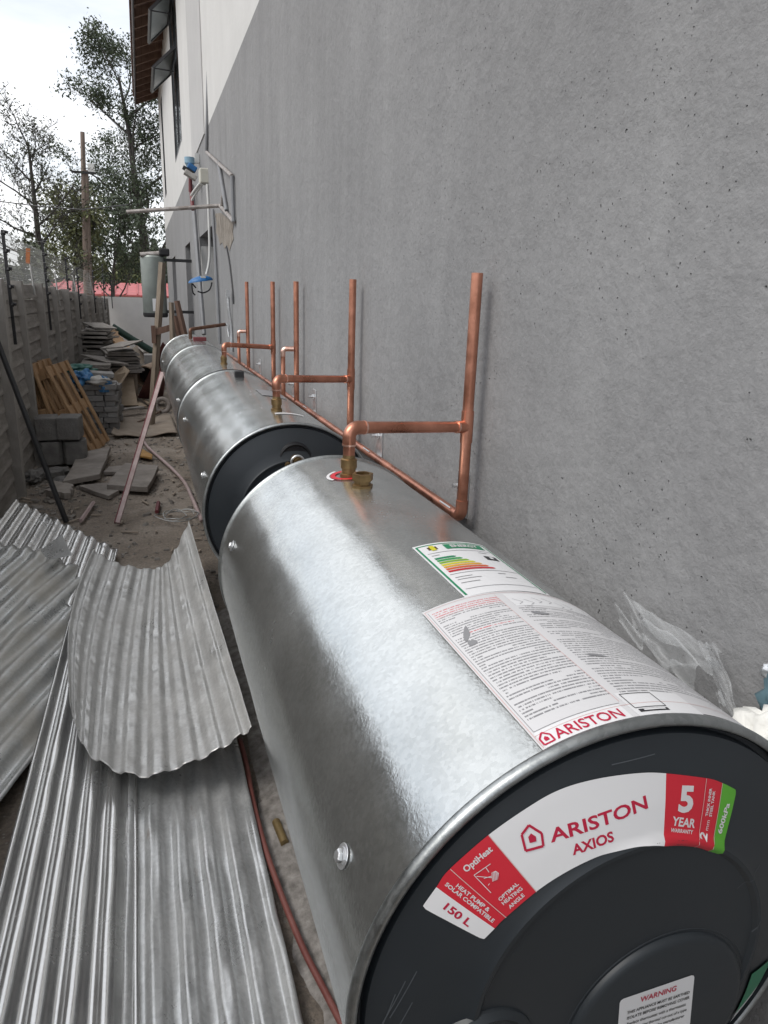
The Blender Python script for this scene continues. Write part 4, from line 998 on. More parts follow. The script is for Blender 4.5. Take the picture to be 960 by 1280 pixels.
pallet_up(((-.545, 7.32, G), (-.42, 8.12, G), (-.73, 8.25, -.70), (-.90, 7.38, -.70)), 'front wooden pallet leaning on the fence, its open slats facing the path')
pallet_up(((-.77, 7.18, G), (-.70, 7.95, G), (-.93, 7.95, -.66), (-.985, 7.18, -.66)), 'wooden pallet behind the front one, closer to the fence')

# stack of pavers: each one a thing
ORD = ['lowest', 'second', 'third', 'fourth', 'fifth', 'sixth', 'seventh', 'eighth', 'top']
PG = 'grey pavers stacked beyond the pallets'
PS = mat('grey_paver_dark', (.13, .125, .12), .9, col2=(.22, .21, .20), vscale=7, bump=.4, bscale=60)
for lay in range(9):
    z = G+.03+lay*.062
    offs = .012*sin(lay*2.3)
    for row in range(2):
        if lay % 2:
            for c in range(3): 
                rough_box('paver', (-.60+c*.105+offs, 8.62+row*.21+random.uniform(-.01, .01), z), (.100, .20, .058), random.choice((M['paver'], PS)), '%s small grey paver of the %s row, %s course of the neat stack' % (('left', 'middle', 'right')[c], ('front', 'back')[row], ORD[lay]), 'paver', PG, random.uniform(-.05, .05), bevel=.004)
        else:
            for c, (x, wd) in enumerate(((-.575, .20), (-.395, .15))):
                rough_box('paver', (x+offs, 8.60+row*.21+random.uniform(-.01, .01), z), (wd-.005, .20, .058), random.choice((M['paver'], PS)), '%s grey paver of the %s row, %s course of the neat stack' % (('wide left', 'narrower right')[c], ('front', 'back')[row], ORD[lay]), 'paver', PG, random.uniform(-.04, .04), bevel=.004)
for lay in range(8):
    for row in range(2):
        rough_box('paver', (-.42+random.uniform(-.02, .03), 9.12+row*.22, G+.03+lay*.062), (.20, .20, .058), random.choice((M['paver'], PS)), 'darker paver, %s course of the %s ragged column behind the neat stack' % (ORD[lay], ('nearer', 'farther')[row]), 'paver', 'darker pavers behind the neat stack', random.uniform(-.2, .2), bevel=.004)
# sack and cloth on top of the pavers
def lump(name, c, d, m, label, cat, seed=0, fold=.35):
    vs = []; n, mm = 36, 18
    for i in range(mm+1):
        ph = pi*i/mm
        for k in range(n):
            a = 2*pi*k/n; q = Vector((sin(ph)*cos(a), sin(ph)*sin(a), cos(ph))); r = 1+fold*noise.noise(q*2.3+Vector((seed, 0, 0)))+fold*.4*noise.noise(q*7+Vector((0, seed, 0)))
            zz = q.z*r; zz = max(zz, -.6); vs.append((c[0]+q.x*r*d[0]/2, c[1]+q.y*r*d[1]/2, c[2]+zz*d[2]/2))
    o = MB().add(vs, [(i*n+k, (i+1)*n+k, (i+1)*n+(k+1) % n, i*n+(k+1) % n) for i in range(mm) for k in range(n)]).build(name, m, None, smooth=True)
    return tag(o, label, cat)
lump('cement_sack', (-.52, 8.60, -.965), (.28, .30, .12), M['sack'], 'crumpled grey sack lying on the paver stack', 'sack', 3, .3)
lump('tarpaulin', (-.66, 8.66, -.955), (.26, .36, .20), M['tarp'], 'crumpled blue tarpaulin draped on the paver stack', 'tarpaulin', 8, .5)
lump('tarpaulin', (-.45, 8.56, -1.02), (.16, .12, .20), M['tarp'], 'small blue end of plastic hanging from the front of the paver stack', 'tarpaulin', 12, .5)
lump('cloth', (-.74, 9.0, -.87), (.34, .42, .10), M['tarp_green'], 'dark green cloth behind the blue tarpaulin', 'cloth', 5, .5)
# concrete lid on the sack
rough_box('paver', (-.47, 8.70, -.90), (.24, .18, .05), M['paver'], 'single pale paver resting on the grey sack', 'paver', None, .15, (.05, .08), bevel=.006)

# stacks of thin boards farther away
def nth(k, n):
    j = n-1-k; W = ['topmost', 'second from the top', 'third from the top', 'fourth from the top', 'fifth from the top', 'sixth from the top', 'seventh from the top', 'eighth from the top', 'ninth from the top']
    V_ = ['lowest', 'second from the ground', 'third from the ground', 'fourth from the ground', 'fifth from the ground', 'sixth from the ground', 'seventh from the ground', 'eighth from the ground', 'ninth from the ground']
    return W[j] if j < len(W) else V_[k]
def boards(cx, cy, z0, n, d, rz, label, group, m=None, fan=0, h=.03):
    for k in range(n):
        rough_box('board', (cx+random.uniform(-.03, .03)+fan*k, cy+random.uniform(-.04, .04), z0+h*k), (d[0]*random.uniform(.85, 1.1), d[1]*random.uniform(.92, 1.06), h*.75), m or M['slate'], label % nth(k, n), 'board', group, rz+random.uniform(-.09, .09), (random.uniform(-.03, .03), random.uniform(-.04, .04)), bevel=.002)
boards(-.66, 11.0, G+.02, 17, (.42, 1.1), .05, 'thin grey board, %s in the uneven stack against the fence', 'thin boards stacked against the fence', h=.035)
boards(-.70, 12.6, G+.40, 18, (.40, 1.1), -.04, 'thin grey board, %s in the highest stack by the fence', 'boards in the highest stack', h=.034)
boards(-.33, 11.6, G+.42, 9, (.42, .9), .12, 'thin grey board, %s in the low stack mid path', 'boards in the low stack', h=.036)
rough_box('timber_crate', (-.33, 11.7, G+.20), (.40, .85, .38), M['timber'], 'rough timber bearer block under the low stack of boards', 'crate')
# tapering heap of bricks and planks with rusty tops
NP = ['nearest', 'second', 'third', 'fourth', 'fifth', 'farthest']
ra = ony(156, 436, 13); rb = ony(138, 413, 17.5)
for k in range(6):
    c = ra.lerp(rb, k/5)
    rough_box('plank', c, (.22, .95, .04), M['pallet'], '%s tan plank along the narrow pile leading to the end wall' % NP[k], 'plank', 'tan planks on the long narrow pile', random.uniform(-.12, .12)+.1, (.06, .25), bevel=.004)
    rough_box('rubble_heap', (c.x-.03, c.y, (c.z-.06+G)/2), (.26, .90, c.z-.08-G), M['slate'], '%s grey heap under the tan planks of the narrow pile' % NP[k], 'pile', 'grey heaps under the tan planks', random.uniform(-.03, .03), bevel=.02)
rough_box('board', (-.12, 13.6, -1.08), (.30, 1.6, .03), M['card'], 'pale wide board sloping down from the narrow pile', 'board', None, -.12, (.02, .75), bevel=.002)
rough_box('board', (.02, 13.9, -1.10), (.28, 1.0, .03), M['slate'], 'grey board tilted against the narrow pile', 'board', None, .10, (.02, .95), bevel=.002)
rough_box('white_crate', (.10, 13.3, -1.28), (.22, .30, .50), M['paver'], 'pale upright block at the end of the pile', 'block', bevel=.01)
rough_box('grey_crate', (.27, 13.4, -1.30), (.22, .30, .44), M['sack'], 'dusty pale bag standing beside the upright block', 'sack', bevel=.03)
# plywood pieces
def slabpoly(pts, z, th, m, name, label, cat, parent=None, tilt=0, jag=.006, n=4):
    P = []
    for i in range(len(pts)):
        a = Vector(pts[i]); b = Vector(pts[(i+1) % len(pts)])
        for k in range(n):
            q = a.lerp(b, k/n); P.append(Vector((q.x+random.uniform(-jag, jag), q.y+random.uniform(-jag, jag))))
    zz = lambda p: z+tilt*(p.x-P[0].x)
    m_ = len(P); vs = [(p.x, p.y, zz(p)) for p in P]+[(p.x, p.y, zz(p)+th) for p in P]
    o = MB().add(vs, [tuple(range(m_))[::-1], tuple(range(m_, 2*m_))]+[(i, (i+1) % m_, m_+(i+1) % m_, m_+i) for i in range(m_)]).build(name, m, None)
    b_ = o.modifiers.new('bevel', 'BEVEL'); b_.width = .003; b_.limit_method = 'ANGLE'
    return tag(o, label, cat)
def g2(*pp, z=G): return [onz(x, y, z).xy for x, y in pp]
o = MB().hexa([(-.37, 10.65, G), (-.13, 10.60, G), (-.14, 10.62, G), (-.38, 10.68, G), (-.30, 11.9, -1.16), (-.17, 11.9, -1.14), (-.18, 11.92, -1.14), (-.31, 11.92, -1.16)])
pl = MB(); a0 = [Vector(v) for v in ((-.365, 10.6, G+.02), (-.135, 10.57, G+.02), (-.20, 11.6, -1.05), (-.36, 11.6, -1.08))]
pl.add(a0+[v+Vector((0, .02, -.018)) for v in a0], [(0, 1, 2, 3), (7, 6, 5, 4), (0, 4, 5, 1), (1, 5, 6, 2), (2, 6, 7, 3), (3, 7, 4, 0)])
tag(pl.build('plywood_sheet', M['ply'], None), 'pale plywood sheet leaning on the low stack of boards', 'plywood')
a0 = [ony(145, 490, 10.3), ony(140, 468, 10.3), ony(155, 457, 10.8), ony(162, 463, 10.8)]
pl = MB().add(a0+[v+Vector((.0, .03, -.02)) for v in a0], [(0, 1, 2, 3), (7, 6, 5, 4), (0, 4, 5, 1), (1, 5, 6, 2), (2, 6, 7, 3), (3, 7, 4, 0)])
tag(pl.build('timber_offcut', M['ply'], None), 'pale slotted timber offcut leaning in front of the low stack', 'timber')
tag(MB().box((-.11, 10.65, G+.02), (.10, .5, .03), Matrix.Rotation(.2, 3, 'Z')).build('plywood_strip', M['ply'], None), 'narrow plywood strip on the ground right of the leaning plywood', 'plywood')
# large drain pipe mouth
mb = MB(); c = Vector((-.02, 12.2, -1.30)); d = Vector((.25, 1, 0)).normalized()
mb.tube([c, c+d*.7], .17, 24, False); mb.tube([c, c+d*.001, c+d*.7], [.17, .15, .15], 24, False)
tag(mb.build('drum', mat('tan_drum', (.24, .17, .12), .7, var=.2), None, smooth='auto'), 'tan drum on its side with a black opening', 'drum')
MB().tube([c+d*.3, c+d*.31], .149, 24).build('drum_inside', M['black'], None).__setitem__('label', 'x')
bpy.data.objects['drum_inside'].parent = bpy.data.objects['drum']; del bpy.data.objects['drum_inside']['label']
# maroon steel doors leaning
for pts, lb in ((((172, 497), (187, 499), (207, 432), (203, 428)), 'maroon steel sheet leaning toward the farthest heater'), (((189, 497), (203, 499), (209, 455), (206, 440)), 'narrower maroon steel sheet behind the leaning pink pole')):
    Yb = 10.9
    v = [ony(pts[0][0], pts[0][1], Yb), ony(pts[1][0], pts[1][1], Yb), ony(pts[2][0], pts[2][1], 9.6), ony(pts[3][0], pts[3][1], 9.6)]
    MBx = MB().add(v+[q+Vector((.01, .035, 0)) for q in v], [(0, 1, 2, 3), (7, 6, 5, 4), (0, 4, 5, 1), (1, 5, 6, 2), (2, 6, 7, 3), (3, 7, 4, 0)])
    tag(MBx.build('steel_sheet', M['maroon'], None), lb, 'steel sheet')
c = onz(203, 505, -1.44); mb = MB(); mb.tube([c+Vector((-.10, .05, 0)), c+Vector((.14, .0, 0))], .10, 20, False); mb.tube([c+Vector((-.10, .05, 0)), c+Vector((-.099, .05, 0)), c+Vector((.13, .0, 0))], [.10, .06, .06], 20, False)
v_ = []; 
mb2 = MB(); 
for i in range(26):
    a = 2*pi*i/25; mb2.v
mb = MB(); pts = [c+Vector((.085*cos(2*pi*i/24), .03*sin(2*pi*i/24), .085*sin(2*pi*i/24)-.02)) for i in range(25)]
mb.tube(pts, .032, 10, False)
tag(mb.build('hose_roll', mat('dusty_roll', (.25, .22, .20), .7, var=.15), None, smooth=True), 'dusty grey roll standing on the ground beside the far heaters', 'roll')
LB = [(-.52, 9.75, .35, 'tan plank lying askew just behind the ragged paver column', 'card', .62, .10), (-.22, 9.9, -.9, 'short grey plank crossing the path beyond the flat board', 'slate', .40, .09), (-.05, 10.9, .2, 'long thin lath beside the leaning plywood', 'ply', .7, .04),
      (-.58, 10.0, 1.2, 'dark splintered board against the foot of the fence', 'timber', .5, .12), (-.40, 12.4, .6, 'rough board jutting from the back of the low stack', 'timber', .9, .11), (.06, 11.9, -.5, 'broken grey board in front of the tan drum', 'slate', .36, .13)]
for x, y, rz, lb, mm, L, wd in LB:
    rough_box('board', (x, y, G+.05+.03*random.random()), (wd, L, .022), M[mm], lb, 'board', None, rz, (random.uniform(-.10, .10), random.uniform(-.15, .15)), bevel=.002)
for x, y, z, rz, ty, lb in ((-.56, 11.1, -.92, .5, .12, 'slate grey board sliding off the uneven stack'), (-.30, 11.3, -.72, -.35, -.10, 'pale board lying crooked on top of the low stack'), (-.66, 12.5, .02-.525, .3, .03, 'tilted board sticking out from the top of the highest stack')):
    rough_box('board', (x, y, z-.02), (.34, .8, .02), M['slate'], lb, 'board', None, rz, (.06, ty), bevel=.002)
# flat board over the ground
vs = []; n = 30
P4 = [Vector((*p, 0)) for p in g2((140, 549), (222, 544), (214, 522), (149, 526))]
for i in range(n+1):
    for j in range(7):
        u, v = i/n, j/6; p = (P4[0]*(1-u)+P4[1]*u)*(1-v)+(P4[3]*(1-u)+P4[2]*u)*v
        vs.append((p.x, p.y, G+.025+.018*sin(u*9)+(.05*(1-u*8)**2 if u < .125 else 0)))
o = MB().add(vs, [(i*7+j, (i+1)*7+j, (i+1)*7+j+1, i*7+j+1) for i in range(n) for j in range(6)]).build('flat_board', M['card'], None, smooth=True)
s = o.modifiers.new('thickness', 'SOLIDIFY'); s.thickness = .010
tag(o, 'thin tan board lying wavy across the path beyond the pavers', 'board')
# broken slabs in the foreground of the path
slabpoly(g2((80, 611), (100, 574), (139, 567), (126, 603)), G+.02, .045, M['slab'], 'broken_slab', 'broken concrete slab nearest the dark blocks', 'slab', tilt=.03)
slabpoly(g2((98, 612), (134, 608), (150, 618), (135, 625)), G, .035, M['slab'], 'broken_slab', 'pointed piece of slab between the two larger slabs', 'slab')
slabpoly(g2((134, 617), (186, 619), (199, 591), (156, 588)), G+.03, .045, M['slab'], 'broken_slab', 'flat concrete slab in the middle of the path behind the pink pole', 'slab', tilt=-.02)
slabpoly(g2((130, 594), (158, 594), (160, 585), (136, 587)), G, .03, M['slab'], 'broken_slab', 'small slab fragment between the two large slabs', 'slab')
slabpoly(g2((40, 600), (78, 597), (82, 590), (44, 592)), G, .05, M['block'], 'broken_slab', 'dark rubble slab in front of the concrete blocks', 'slab', n=6, jag=.02)
slabpoly(g2((60, 620), (88, 624), (94, 612), (66, 608)), G, .05, M['slab'], 'broken_slab', 'rounded lump of slab left of the pointed piece', 'slab', n=6, jag=.02)
a, b = onz(101, 651, G+.02), onz(117, 628, G+.03)
tag(MB().tube([a, b], .014, 5).build('wood_stick', M['pink'], None), 'short pale stick on the bare ground', 'stick')
slabpoly(g2((173, 574), (190, 577), (191, 573), (177, 565)), G+.02, .02, mat('ochre_wood', (.38, .21, .06), .7, var=.15), 'wood_offcut', 'ochre offcut of wood on the path', 'wood', jag=0)
a, b = onz(196, 640, G+.02), onz(198, 628, G+.02)
tag(MB().tube([a, b], .015, 6).build('plastic_bottle', M['dark_red'], None), 'small red cylinder on the ground by the wire coil', 'litter')
# rubble and litter, uncountable
mb = MB(); rnd = random.Random(5)
for i in range(1700):
    y = rnd.uniform(4.2, 9) if i < 1250 else rnd.uniform(1.1, 14); x = rnd.uniform(-1.0, .45)
    if i > 1250 and y < 4: x = rnd.uniform(.24, .6)
    if i < 450: x = rnd.uniform(-1.0, -.55); y = rnd.uniform(5.2, 7.6)
    s = rnd.choice((.006, .010, .016, .026 if i < 400 else .008))*rnd.uniform(.6, 1.5)
    R = Matrix.Rotation(rnd.uniform(0, 6), 3, 'Z') @ Matrix.Rotation(rnd.uniform(-.6, .6), 3, 'X')
    mb.box((x, y, gz(x, y)+s*.3), (s*rnd.uniform(1, 2.4), s*rnd.uniform(.8, 1.5), s*rnd.uniform(.4, 1)), R, taper=rnd.uniform(.1, .5))
o = mb.build('rubble', mat('rubble_stone', (.12, .105, .09), .9, col2=(.30, .28, .255), vscale=2.5), None); tag(o, 'small stones and debris scattered over the path', 'rubble'); o['kind'] = 'stuff'
mb = MB()
for i in range(90):
    y = rnd.uniform(4.3, 8.4); x = rnd.uniform(-.95, .3); L = rnd.uniform(.03, .14); a = rnd.uniform(0, 3.1); z = gz(x, y)+.014
    mb.box((x, y, z), (L, rnd.uniform(.006, .02), .006), Matrix.Rotation(a, 3, 'Z'))
o = mb.build('wood_splinters', M['card'], None); tag(o, 'splinters and scraps of wood littering the path', 'splinters'); o['kind'] = 'stuff'
# dark rubble left
for c, d, lb in (((-.95, 6.35, G+.05), (.16, .22, .10), 'dark lump of broken concrete at the foot of the fence'), ((-.80, 6.6, G+.03), (.22, .16, .06), 'dark flat lump of concrete in front of the blocks'), ((-.70, 6.25, G+.03), (.18, .14, .06), 'grey lump of concrete near the dark bar')):
    lump('rubble_lump', c, d, M['block'], lb, 'rubble', c[0]*9, .5)

# leaning pole (pink grey with red edge) and dark bar
a = onz(147, 654, G+.01); b = Vector((CX-TR*1.02, 6.55, -.53)); b = ony(203, 466, 6.1)
d = (b-a).normalized(); sx = Vector((1, 0, 0)); sx = (sx-d*sx.dot(d)).normalized(); R = Matrix((sx, d.cross(sx), d)).transposed()
t = empty('leaning_batten', 'long pinkish batten with a red edge leaning on the farthest heater', 'batten', a)
MB().box((a+b)/2, (.030, .022, (b-a).length), R).build('batten', M['pink'], t, bevel=.002)
MB().box((a+b)/2-sx*.0186, (.007, .024, (b-a).length), R).build('red_edge', M['dark_red'], t)
a = onz(83, 653, G+.01); b = Vector((-.95, 6.15, -.30)); b = onx(-4, 425, -.94)
tag(MB().tube([a, b], .018, 8).build('steel_bar', M['dark_steel'], None), 'dark steel bar leaning against the fence at the left edge', 'bar')

# ------------------------------------------------------------------ far end of the alley
E1 = MB().box((-.10, 20.9, (G-.13)/2), (1.75, .2, 1.42)).build('end_wall', M['endwall'], None); tag(E1, 'low white wall closing the far end of the alley', 'wall')
o = MB().tube([ony(140, 408, 19.0), ony(165, 424, 19.0), ony(197, 443, 19.0)], .085, 14).build('green_pipe', M['green_pipe'], None, smooth='auto'); tag(o, 'thick dark green pipe lying across the foot of the end wall', 'pipe')
nh = empty('neighbour_house', 'far house with a red sheet roof beyond the end wall', 'house', (-1, 32, G))
z0 = ony(150, 371, 32).z; z1 = ony(150, 354, 36).z
MB().box((.2, 34.5, (G+z0)/2), (9, 4.5, z0-G)).build('wall', M['white_wall'], nh)
MB().box((.2, 31.95, z0-.02), (9.6, .1, .18)).build('fascia', M['timber_red'], nh)
rf = MB().hexa([(-4.7, 31.9, z0+.02), (5, 31.9, z0+.02), (5, 37, z1-.04), (-3.2, 37, z1-.04), (-4.7, 31.9, z0+.09), (5, 31.9, z0+.09), (5, 37, z1+.03), (-3.2, 37, z1+.03)]).build('roof', M['red_roof'], nh)
for k in range(20): MB().hexa([(-4.2+k*.45+a, b, c) for a, b, c in ((0, 31.95, z0+.09), (.07, 31.95, z0+.09), (.07, 36.9, z1+.03), (0, 36.9, z1+.03), (.02, 31.95, z0+.15), (.05, 31.95, z0+.15), (.05, 36.9, z1+.09), (.02, 36.9, z1+.09))]).build('roof_rib', M['red_roof'], rf)
# timber pole with cross arm
PYd = 20.0
pt = ony(103, 165, PYd); pb = Vector((pt.x-.10, PYd, G)); pb = ony(108, 340, PYd); dd = (pt-pb).normalized(); foot = pb-dd*((pb.z-G)/dd.z)
UP = empty('utility_pole', 'slim timber utility pole rising behind the fence', 'pole', foot)
MB().tube([foot, pt], [.095, .05], 12).build('pole', M['pole'], UP, smooth='auto')
q = foot.lerp(pt, .80)
MB().tube([foot+Vector((.10, 0, 0)), foot.lerp(pt, .84)+Vector((.06, 0, 0))], [.06, .05], 10).build('splint_pole', M['pole'], UP, smooth='auto')
c = ony(105, 216, PYd)
MB().box(c+Vector((.0, -.05, 0)), (.56, .06, .05)).build('cross_arm', M['dark_steel'], UP)
MB().box(ony(114, 211, PYd), (.15, .12, .22)).build('junction_box', M['white_plastic'], UP, bevel=.008)
for k, (x, y) in enumerate(((95, 217), (117, 217))): MB().tube([ony(x, y, PYd), ony(x, y, PYd)+Vector((0, 0, .05))], .018, 8).build('insulator', M['black'], UP)
cb_ = [ony(114, 222, PYd), ony(118, 260, PYd), ony(117, 320, PYd)]
MB().tube(cb_, .006, 5).build('hanging_cable', M['black'], UP)
tag(MB().tube([ony(-30, 248, 13), ony(50, 258, 12.5), ony(103, 262, 12), ony(160, 256, 11)], .008, 5).build('overhead_cable', M['black'], None), 'thin black overhead cable crossing in front of the sparse tree', 'cable')

# vertical tank on the house side, prop timbers
vt = empty('standing_tank', 'small upright galvanised tank hanging by the house behind the timber prop', 'tank', (.19, 11, -.33))
cc = (.19, 11.0); mb = MB(); M['tank_paint'] = mat('grey_green_tank', (.30, .33, .31), .42, .5, var=.12, vscale=4)
lathe_z(mb, (cc[0], cc[1], 0), [(.001, .50), (.15, .50), (.165, .48), (.165, -.30), (.155, -.325), (.001, -.33)][::-1], 32)
mb.build('steel_jacket', M['tank_paint'], vt, smooth='auto')
lathe_z(MB(), (cc[0], cc[1], 0), [(.166, -.27), (.170, -.27), (.170, -.31), (.158, -.33)][::-1], 32).build('base_ring', M['steel_window'], vt, smooth='auto')
MB().tube([(cc[0]-.16, 10.9, .50), (cc[0]+.10, 10.9, .53)], .035, 10).build('top_pipe', M['pipe_steel'], vt, smooth='auto')
MB().box((cc[0]+.16, 10.95, .55), (.14, .2, .10)).build('valve_block', M['black'], vt, bevel=.02)
MB().box((cc[0]-.01, 10.833, -.16), (.05, .004, .17)).build('paper_label', M['st_white'], vt)
MB().box((.52, 10.95, .45), (.45, .04, .04)).build('wall_arm', M['dark_steel'], vt)
MB().box((.52, 10.95, -.25), (.45, .04, .04)).build('wall_arm', M['dark_steel'], vt)
MB().tube([(.20, 10.9, -.33), (.20, 10.9, -.45)], .02, 8).build('drain_tail', M['black'], vt)
pr = empty('timber_prop', 'tall narrow timber prop standing in front of the upright tank', 'timber', (.2, 9, G))
a = ony(203, 328, 9); b = ony(196, 430, 9); foot_ = b+(b-a)*((b.z-G)/(a.z-b.z))
MB().tube([foot_, a], .042, 4).build('timber', M['timber'], pr)
MB().box(ony(205, 412, 8.95), (.22, .03, .07), Matrix.Rotation(-.3, 3, 'Y')).build('cross_piece', M['timber_red'], pr)
MB().box(ony(192, 418, 8.95), (.05, .05, .20)).build('cleat', M['timber_red'], pr)
for i, (x0, y0_, x1, y1_, r, mm, lb) in enumerate(((214, 378, 216, 425, .04, 'timber', 'pale thick timber leaning at the wall behind the farthest heater'), (221, 376, 232, 425, .045, 'timber_red', 'brown tapering timber beside the pale one'), (218, 395, 226, 428, .04, 'timber_red', 'shorter dark timber in the leaning bunch'))):
    a = ony(x0, y0_, 8.8); b = ony(x1, y1_, 8.8); b = b+(b-a)*1.5
    tag(MB().tube([b, a], [r*1.3, r*.8], 6).build('leaning_timber', M[mm], None), lb, 'timber')

# ------------------------------------------------------------------ things on the house wall
W_ = WX-.02
fr = empty('pipe_frame', 'rusty pipe frame on the wall with a long rod reaching out over the alley', 'pipe', (W_, 6.5, .8))
def wp(x, y, X=W_): return onx(x, y, X)
def rod(pts, r, m, name, par=None): return MB().tube(pts, r, 8).build(name, m, par, smooth='auto')
P_out = ony(158, 265, 6.75)
rod([P_out, wp(275, 257)], .016, M['pipe_steel'], 'long_rod', fr)
rod([wp(275, 257), wp(292, 277)], .016, M['pipe_steel'], 'frame_pipe', fr)
rod([wp(292, 277), wp(290, 220)], .015, M['pvc'], 'frame_pipe', fr)
rod([wp(290, 220), wp(258, 190)], .015, M['pipe_steel'], 'frame_pipe', fr)
rod([wp(273, 203), wp(283, 263)], .015, M['pvc'], 'frame_strut', fr)
rod([wp(278, 245), wp(277, 262)], .012, M['pipe_steel'], 'frame_strut', fr)
cnd = rod([wp(258, 190), ony(259, 150, 7.7), ony(261, 45, 7.7)], .016, M['pvc'], 'conduit'); tag(cnd, 'thin upright conduit crossing from grey plaster onto the white wall', 'conduit')
sk = MB(); a = [wp(x, y, WX-.002) for x, y in ((269, 267), (276, 266), (284, 272), (292, 279), (291, 290), (292, 299), (289, 306), (287, 314), (284, 306), (281, 311), (278, 303), (275, 306), (273, 296), (270, 291), (271, 280))]
sk.add(a, [tuple(range(15))]); o = sk.build('bare_patch', mat('bare_plaster', (.15, .125, .10), .9, col2=(.30, .27, .235), vscale=16, bump=.5), None); tag(o, 'brown chipped patch in the plaster below the pipe frame', 'patch')
sv = o.modifiers.new('thickness', 'SOLIDIFY'); sv.thickness = .002
# downpipe and cables
dp = rod([wp(240, 232, W_-.02), wp(247, 320, W_-.02), wp(255, 418, W_-.02)], .026, M['pvc'], 'downpipe'); tag(dp, 'grey downpipe on the house wall left of the door opening', 'pipe')
rod([wp(238, 228, W_-.06), wp(239, 240, W_-.05), wp(241, 262, W_-.05)], .022, M['dark_red'], 'red_sleeve', dp)
cnd2 = rod([wp(266, 262, W_), wp(271, 350, W_), wp(275, 430, W_)], .014, M['pvc'], 'conduit'); tag(cnd2, 'thin dark conduit beside the door opening', 'conduit')
jb = empty('junction_box', 'beige junction box on the wall with cables below', 'box', (W_, 8.1, 1.1))
c = ony(256, 221, 8.0); MB().box(c+Vector((.01, 0, 0)), (.13, .16, .14)).build('box', M['beige_box'], jb, bevel=.008)
MB().box(c+Vector((.01, -.083, 0)), (.115, .008, .125)).build('lid', M['beige_box'], jb, bevel=.004)
pc = [ony(259, 230, 7.9), ony(261, 270, 7.9), ony(262, 320, 7.9), ony(258, 343, 7.9)]
rod(smooth_pts(pc), .013, M['white_plastic'], 'white_cable', jb)
pc = [ony(253, 230, 7.95), ony(246, 240, 8.1), ony(240, 250, 8.3)]
rod(smooth_pts(pc), .012, M['white_plastic'], 'short_cable', jb)
pc = [ony(250, 229, 7.95), ony(243, 238, 8.1), ony(239, 244, 8.3)]
rod(smooth_pts(pc), .012, M['white_plastic'], 'short_cable', jb)
lamp = empty('wall_sensor', 'pale blue plastic float valve unit jutting from the wall', 'fitting', ony(238, 208, 8.8))
c = ony(237, 203, 8.8)
mb = MB(); lathe_z(mb, c, [(.001, -.07), (.03, -.07), (.045, -.02), (.055, -.01), (.055, .05), (.001, .055)], 16); mb.build('blue_cup', M['blue_pale'], lamp, smooth='auto')
MB().box(ony(240, 210, 8.75), (.10, .10, .06), Matrix.Rotation(.5, 3, 'Y')).build('blue_body', M['blue'], lamp, bevel=.01)
MB().box(ony(238, 219, 8.7), (.14, .12, .05), Matrix.Rotation(.5, 3, 'Y')).build('grey_housing', M['sack'], lamp, bevel=.008)
MB().box(ony(235, 213, 8.7), (.12, .10, .03), Matrix.Rotation(.5, 3, 'Y')).build('dark_bracket', M['dark_steel'], lamp)
MB().tube([ony(238, 222, 8.8), ony(238, 240, 8.8)], .02, 8).build('hose_tail', M['dark_red'], lamp)
MB().box(ony(246, 198, 8.9), (.05, .05, .10)).build('white_bracket', M['white_plastic'], lamp)
bb = empty('blue_float', 'bright blue plastic cover hanging from a white cable beside the door opening', 'fitting', ony(251, 351, 8))
vs = []; c = ony(251, 352, 7.9)
for i in range(9):
    for k in range(18):
        a = 2*pi*k/18; ph = pi/2*i/8; vs.append((c.x+.125*sin(ph)*cos(a), c.y+.09*sin(ph)*sin(a), c.z+.055*cos(ph)+.02*cos(a)*sin(ph)))
MB().add(vs, [(i*18+k, (i+1)*18+k, (i+1)*18+(k+1) % 18, i*18+(k+1) % 18) for i in range(8) for k in range(18)]).build('cover', M['blue'], bb, smooth=True)
pc = [ony(265, 353, 7.9), ony(262, 362, 7.9), ony(254, 366, 7.9), ony(247, 364, 7.9)]
rod(smooth_pts(pc), .007, M['black'], 'loop', bb)
rod(smooth_pts([ony(245, 360, 7.9), ony(240, 355, 7.9), ony(241, 365, 7.9), ony(244, 369, 7.9)]), .007, M['black'], 'loop', bb)
MB().box(c+Vector((.02, -.06, .045)), (.05, .03, .02)).build('white_mark', M['white_plastic'], bb)
# flexible hose rising behind the far copper pipes
fh = [ony(285, 365, 6.2), ony(286, 385, 6.2), ony(289, 410, 6.2), ony(290, 440, 6.2)]
o = rod(smooth_pts(fh), .013, M['zinc'], 'flexible_hose'); tag(o, 'shiny flexible hose on the wall behind the far copper pipes', 'hose')
o = rod(smooth_pts([wp(283, 308, WX-.01), wp(287, 330, WX-.01), wp(291, 365, WX-.01), wp(292, 380, WX-.01)]), .006, M['dark_steel'], 'thin_cable'); tag(o, 'thin dark cable loose on the plaster below the bare patch', 'cable')
MB().box(ony(285, 367, 6.18), (.035, .035, .06)).build('end_nut', M['zinc'], bpy.data.objects['flexible_hose'])

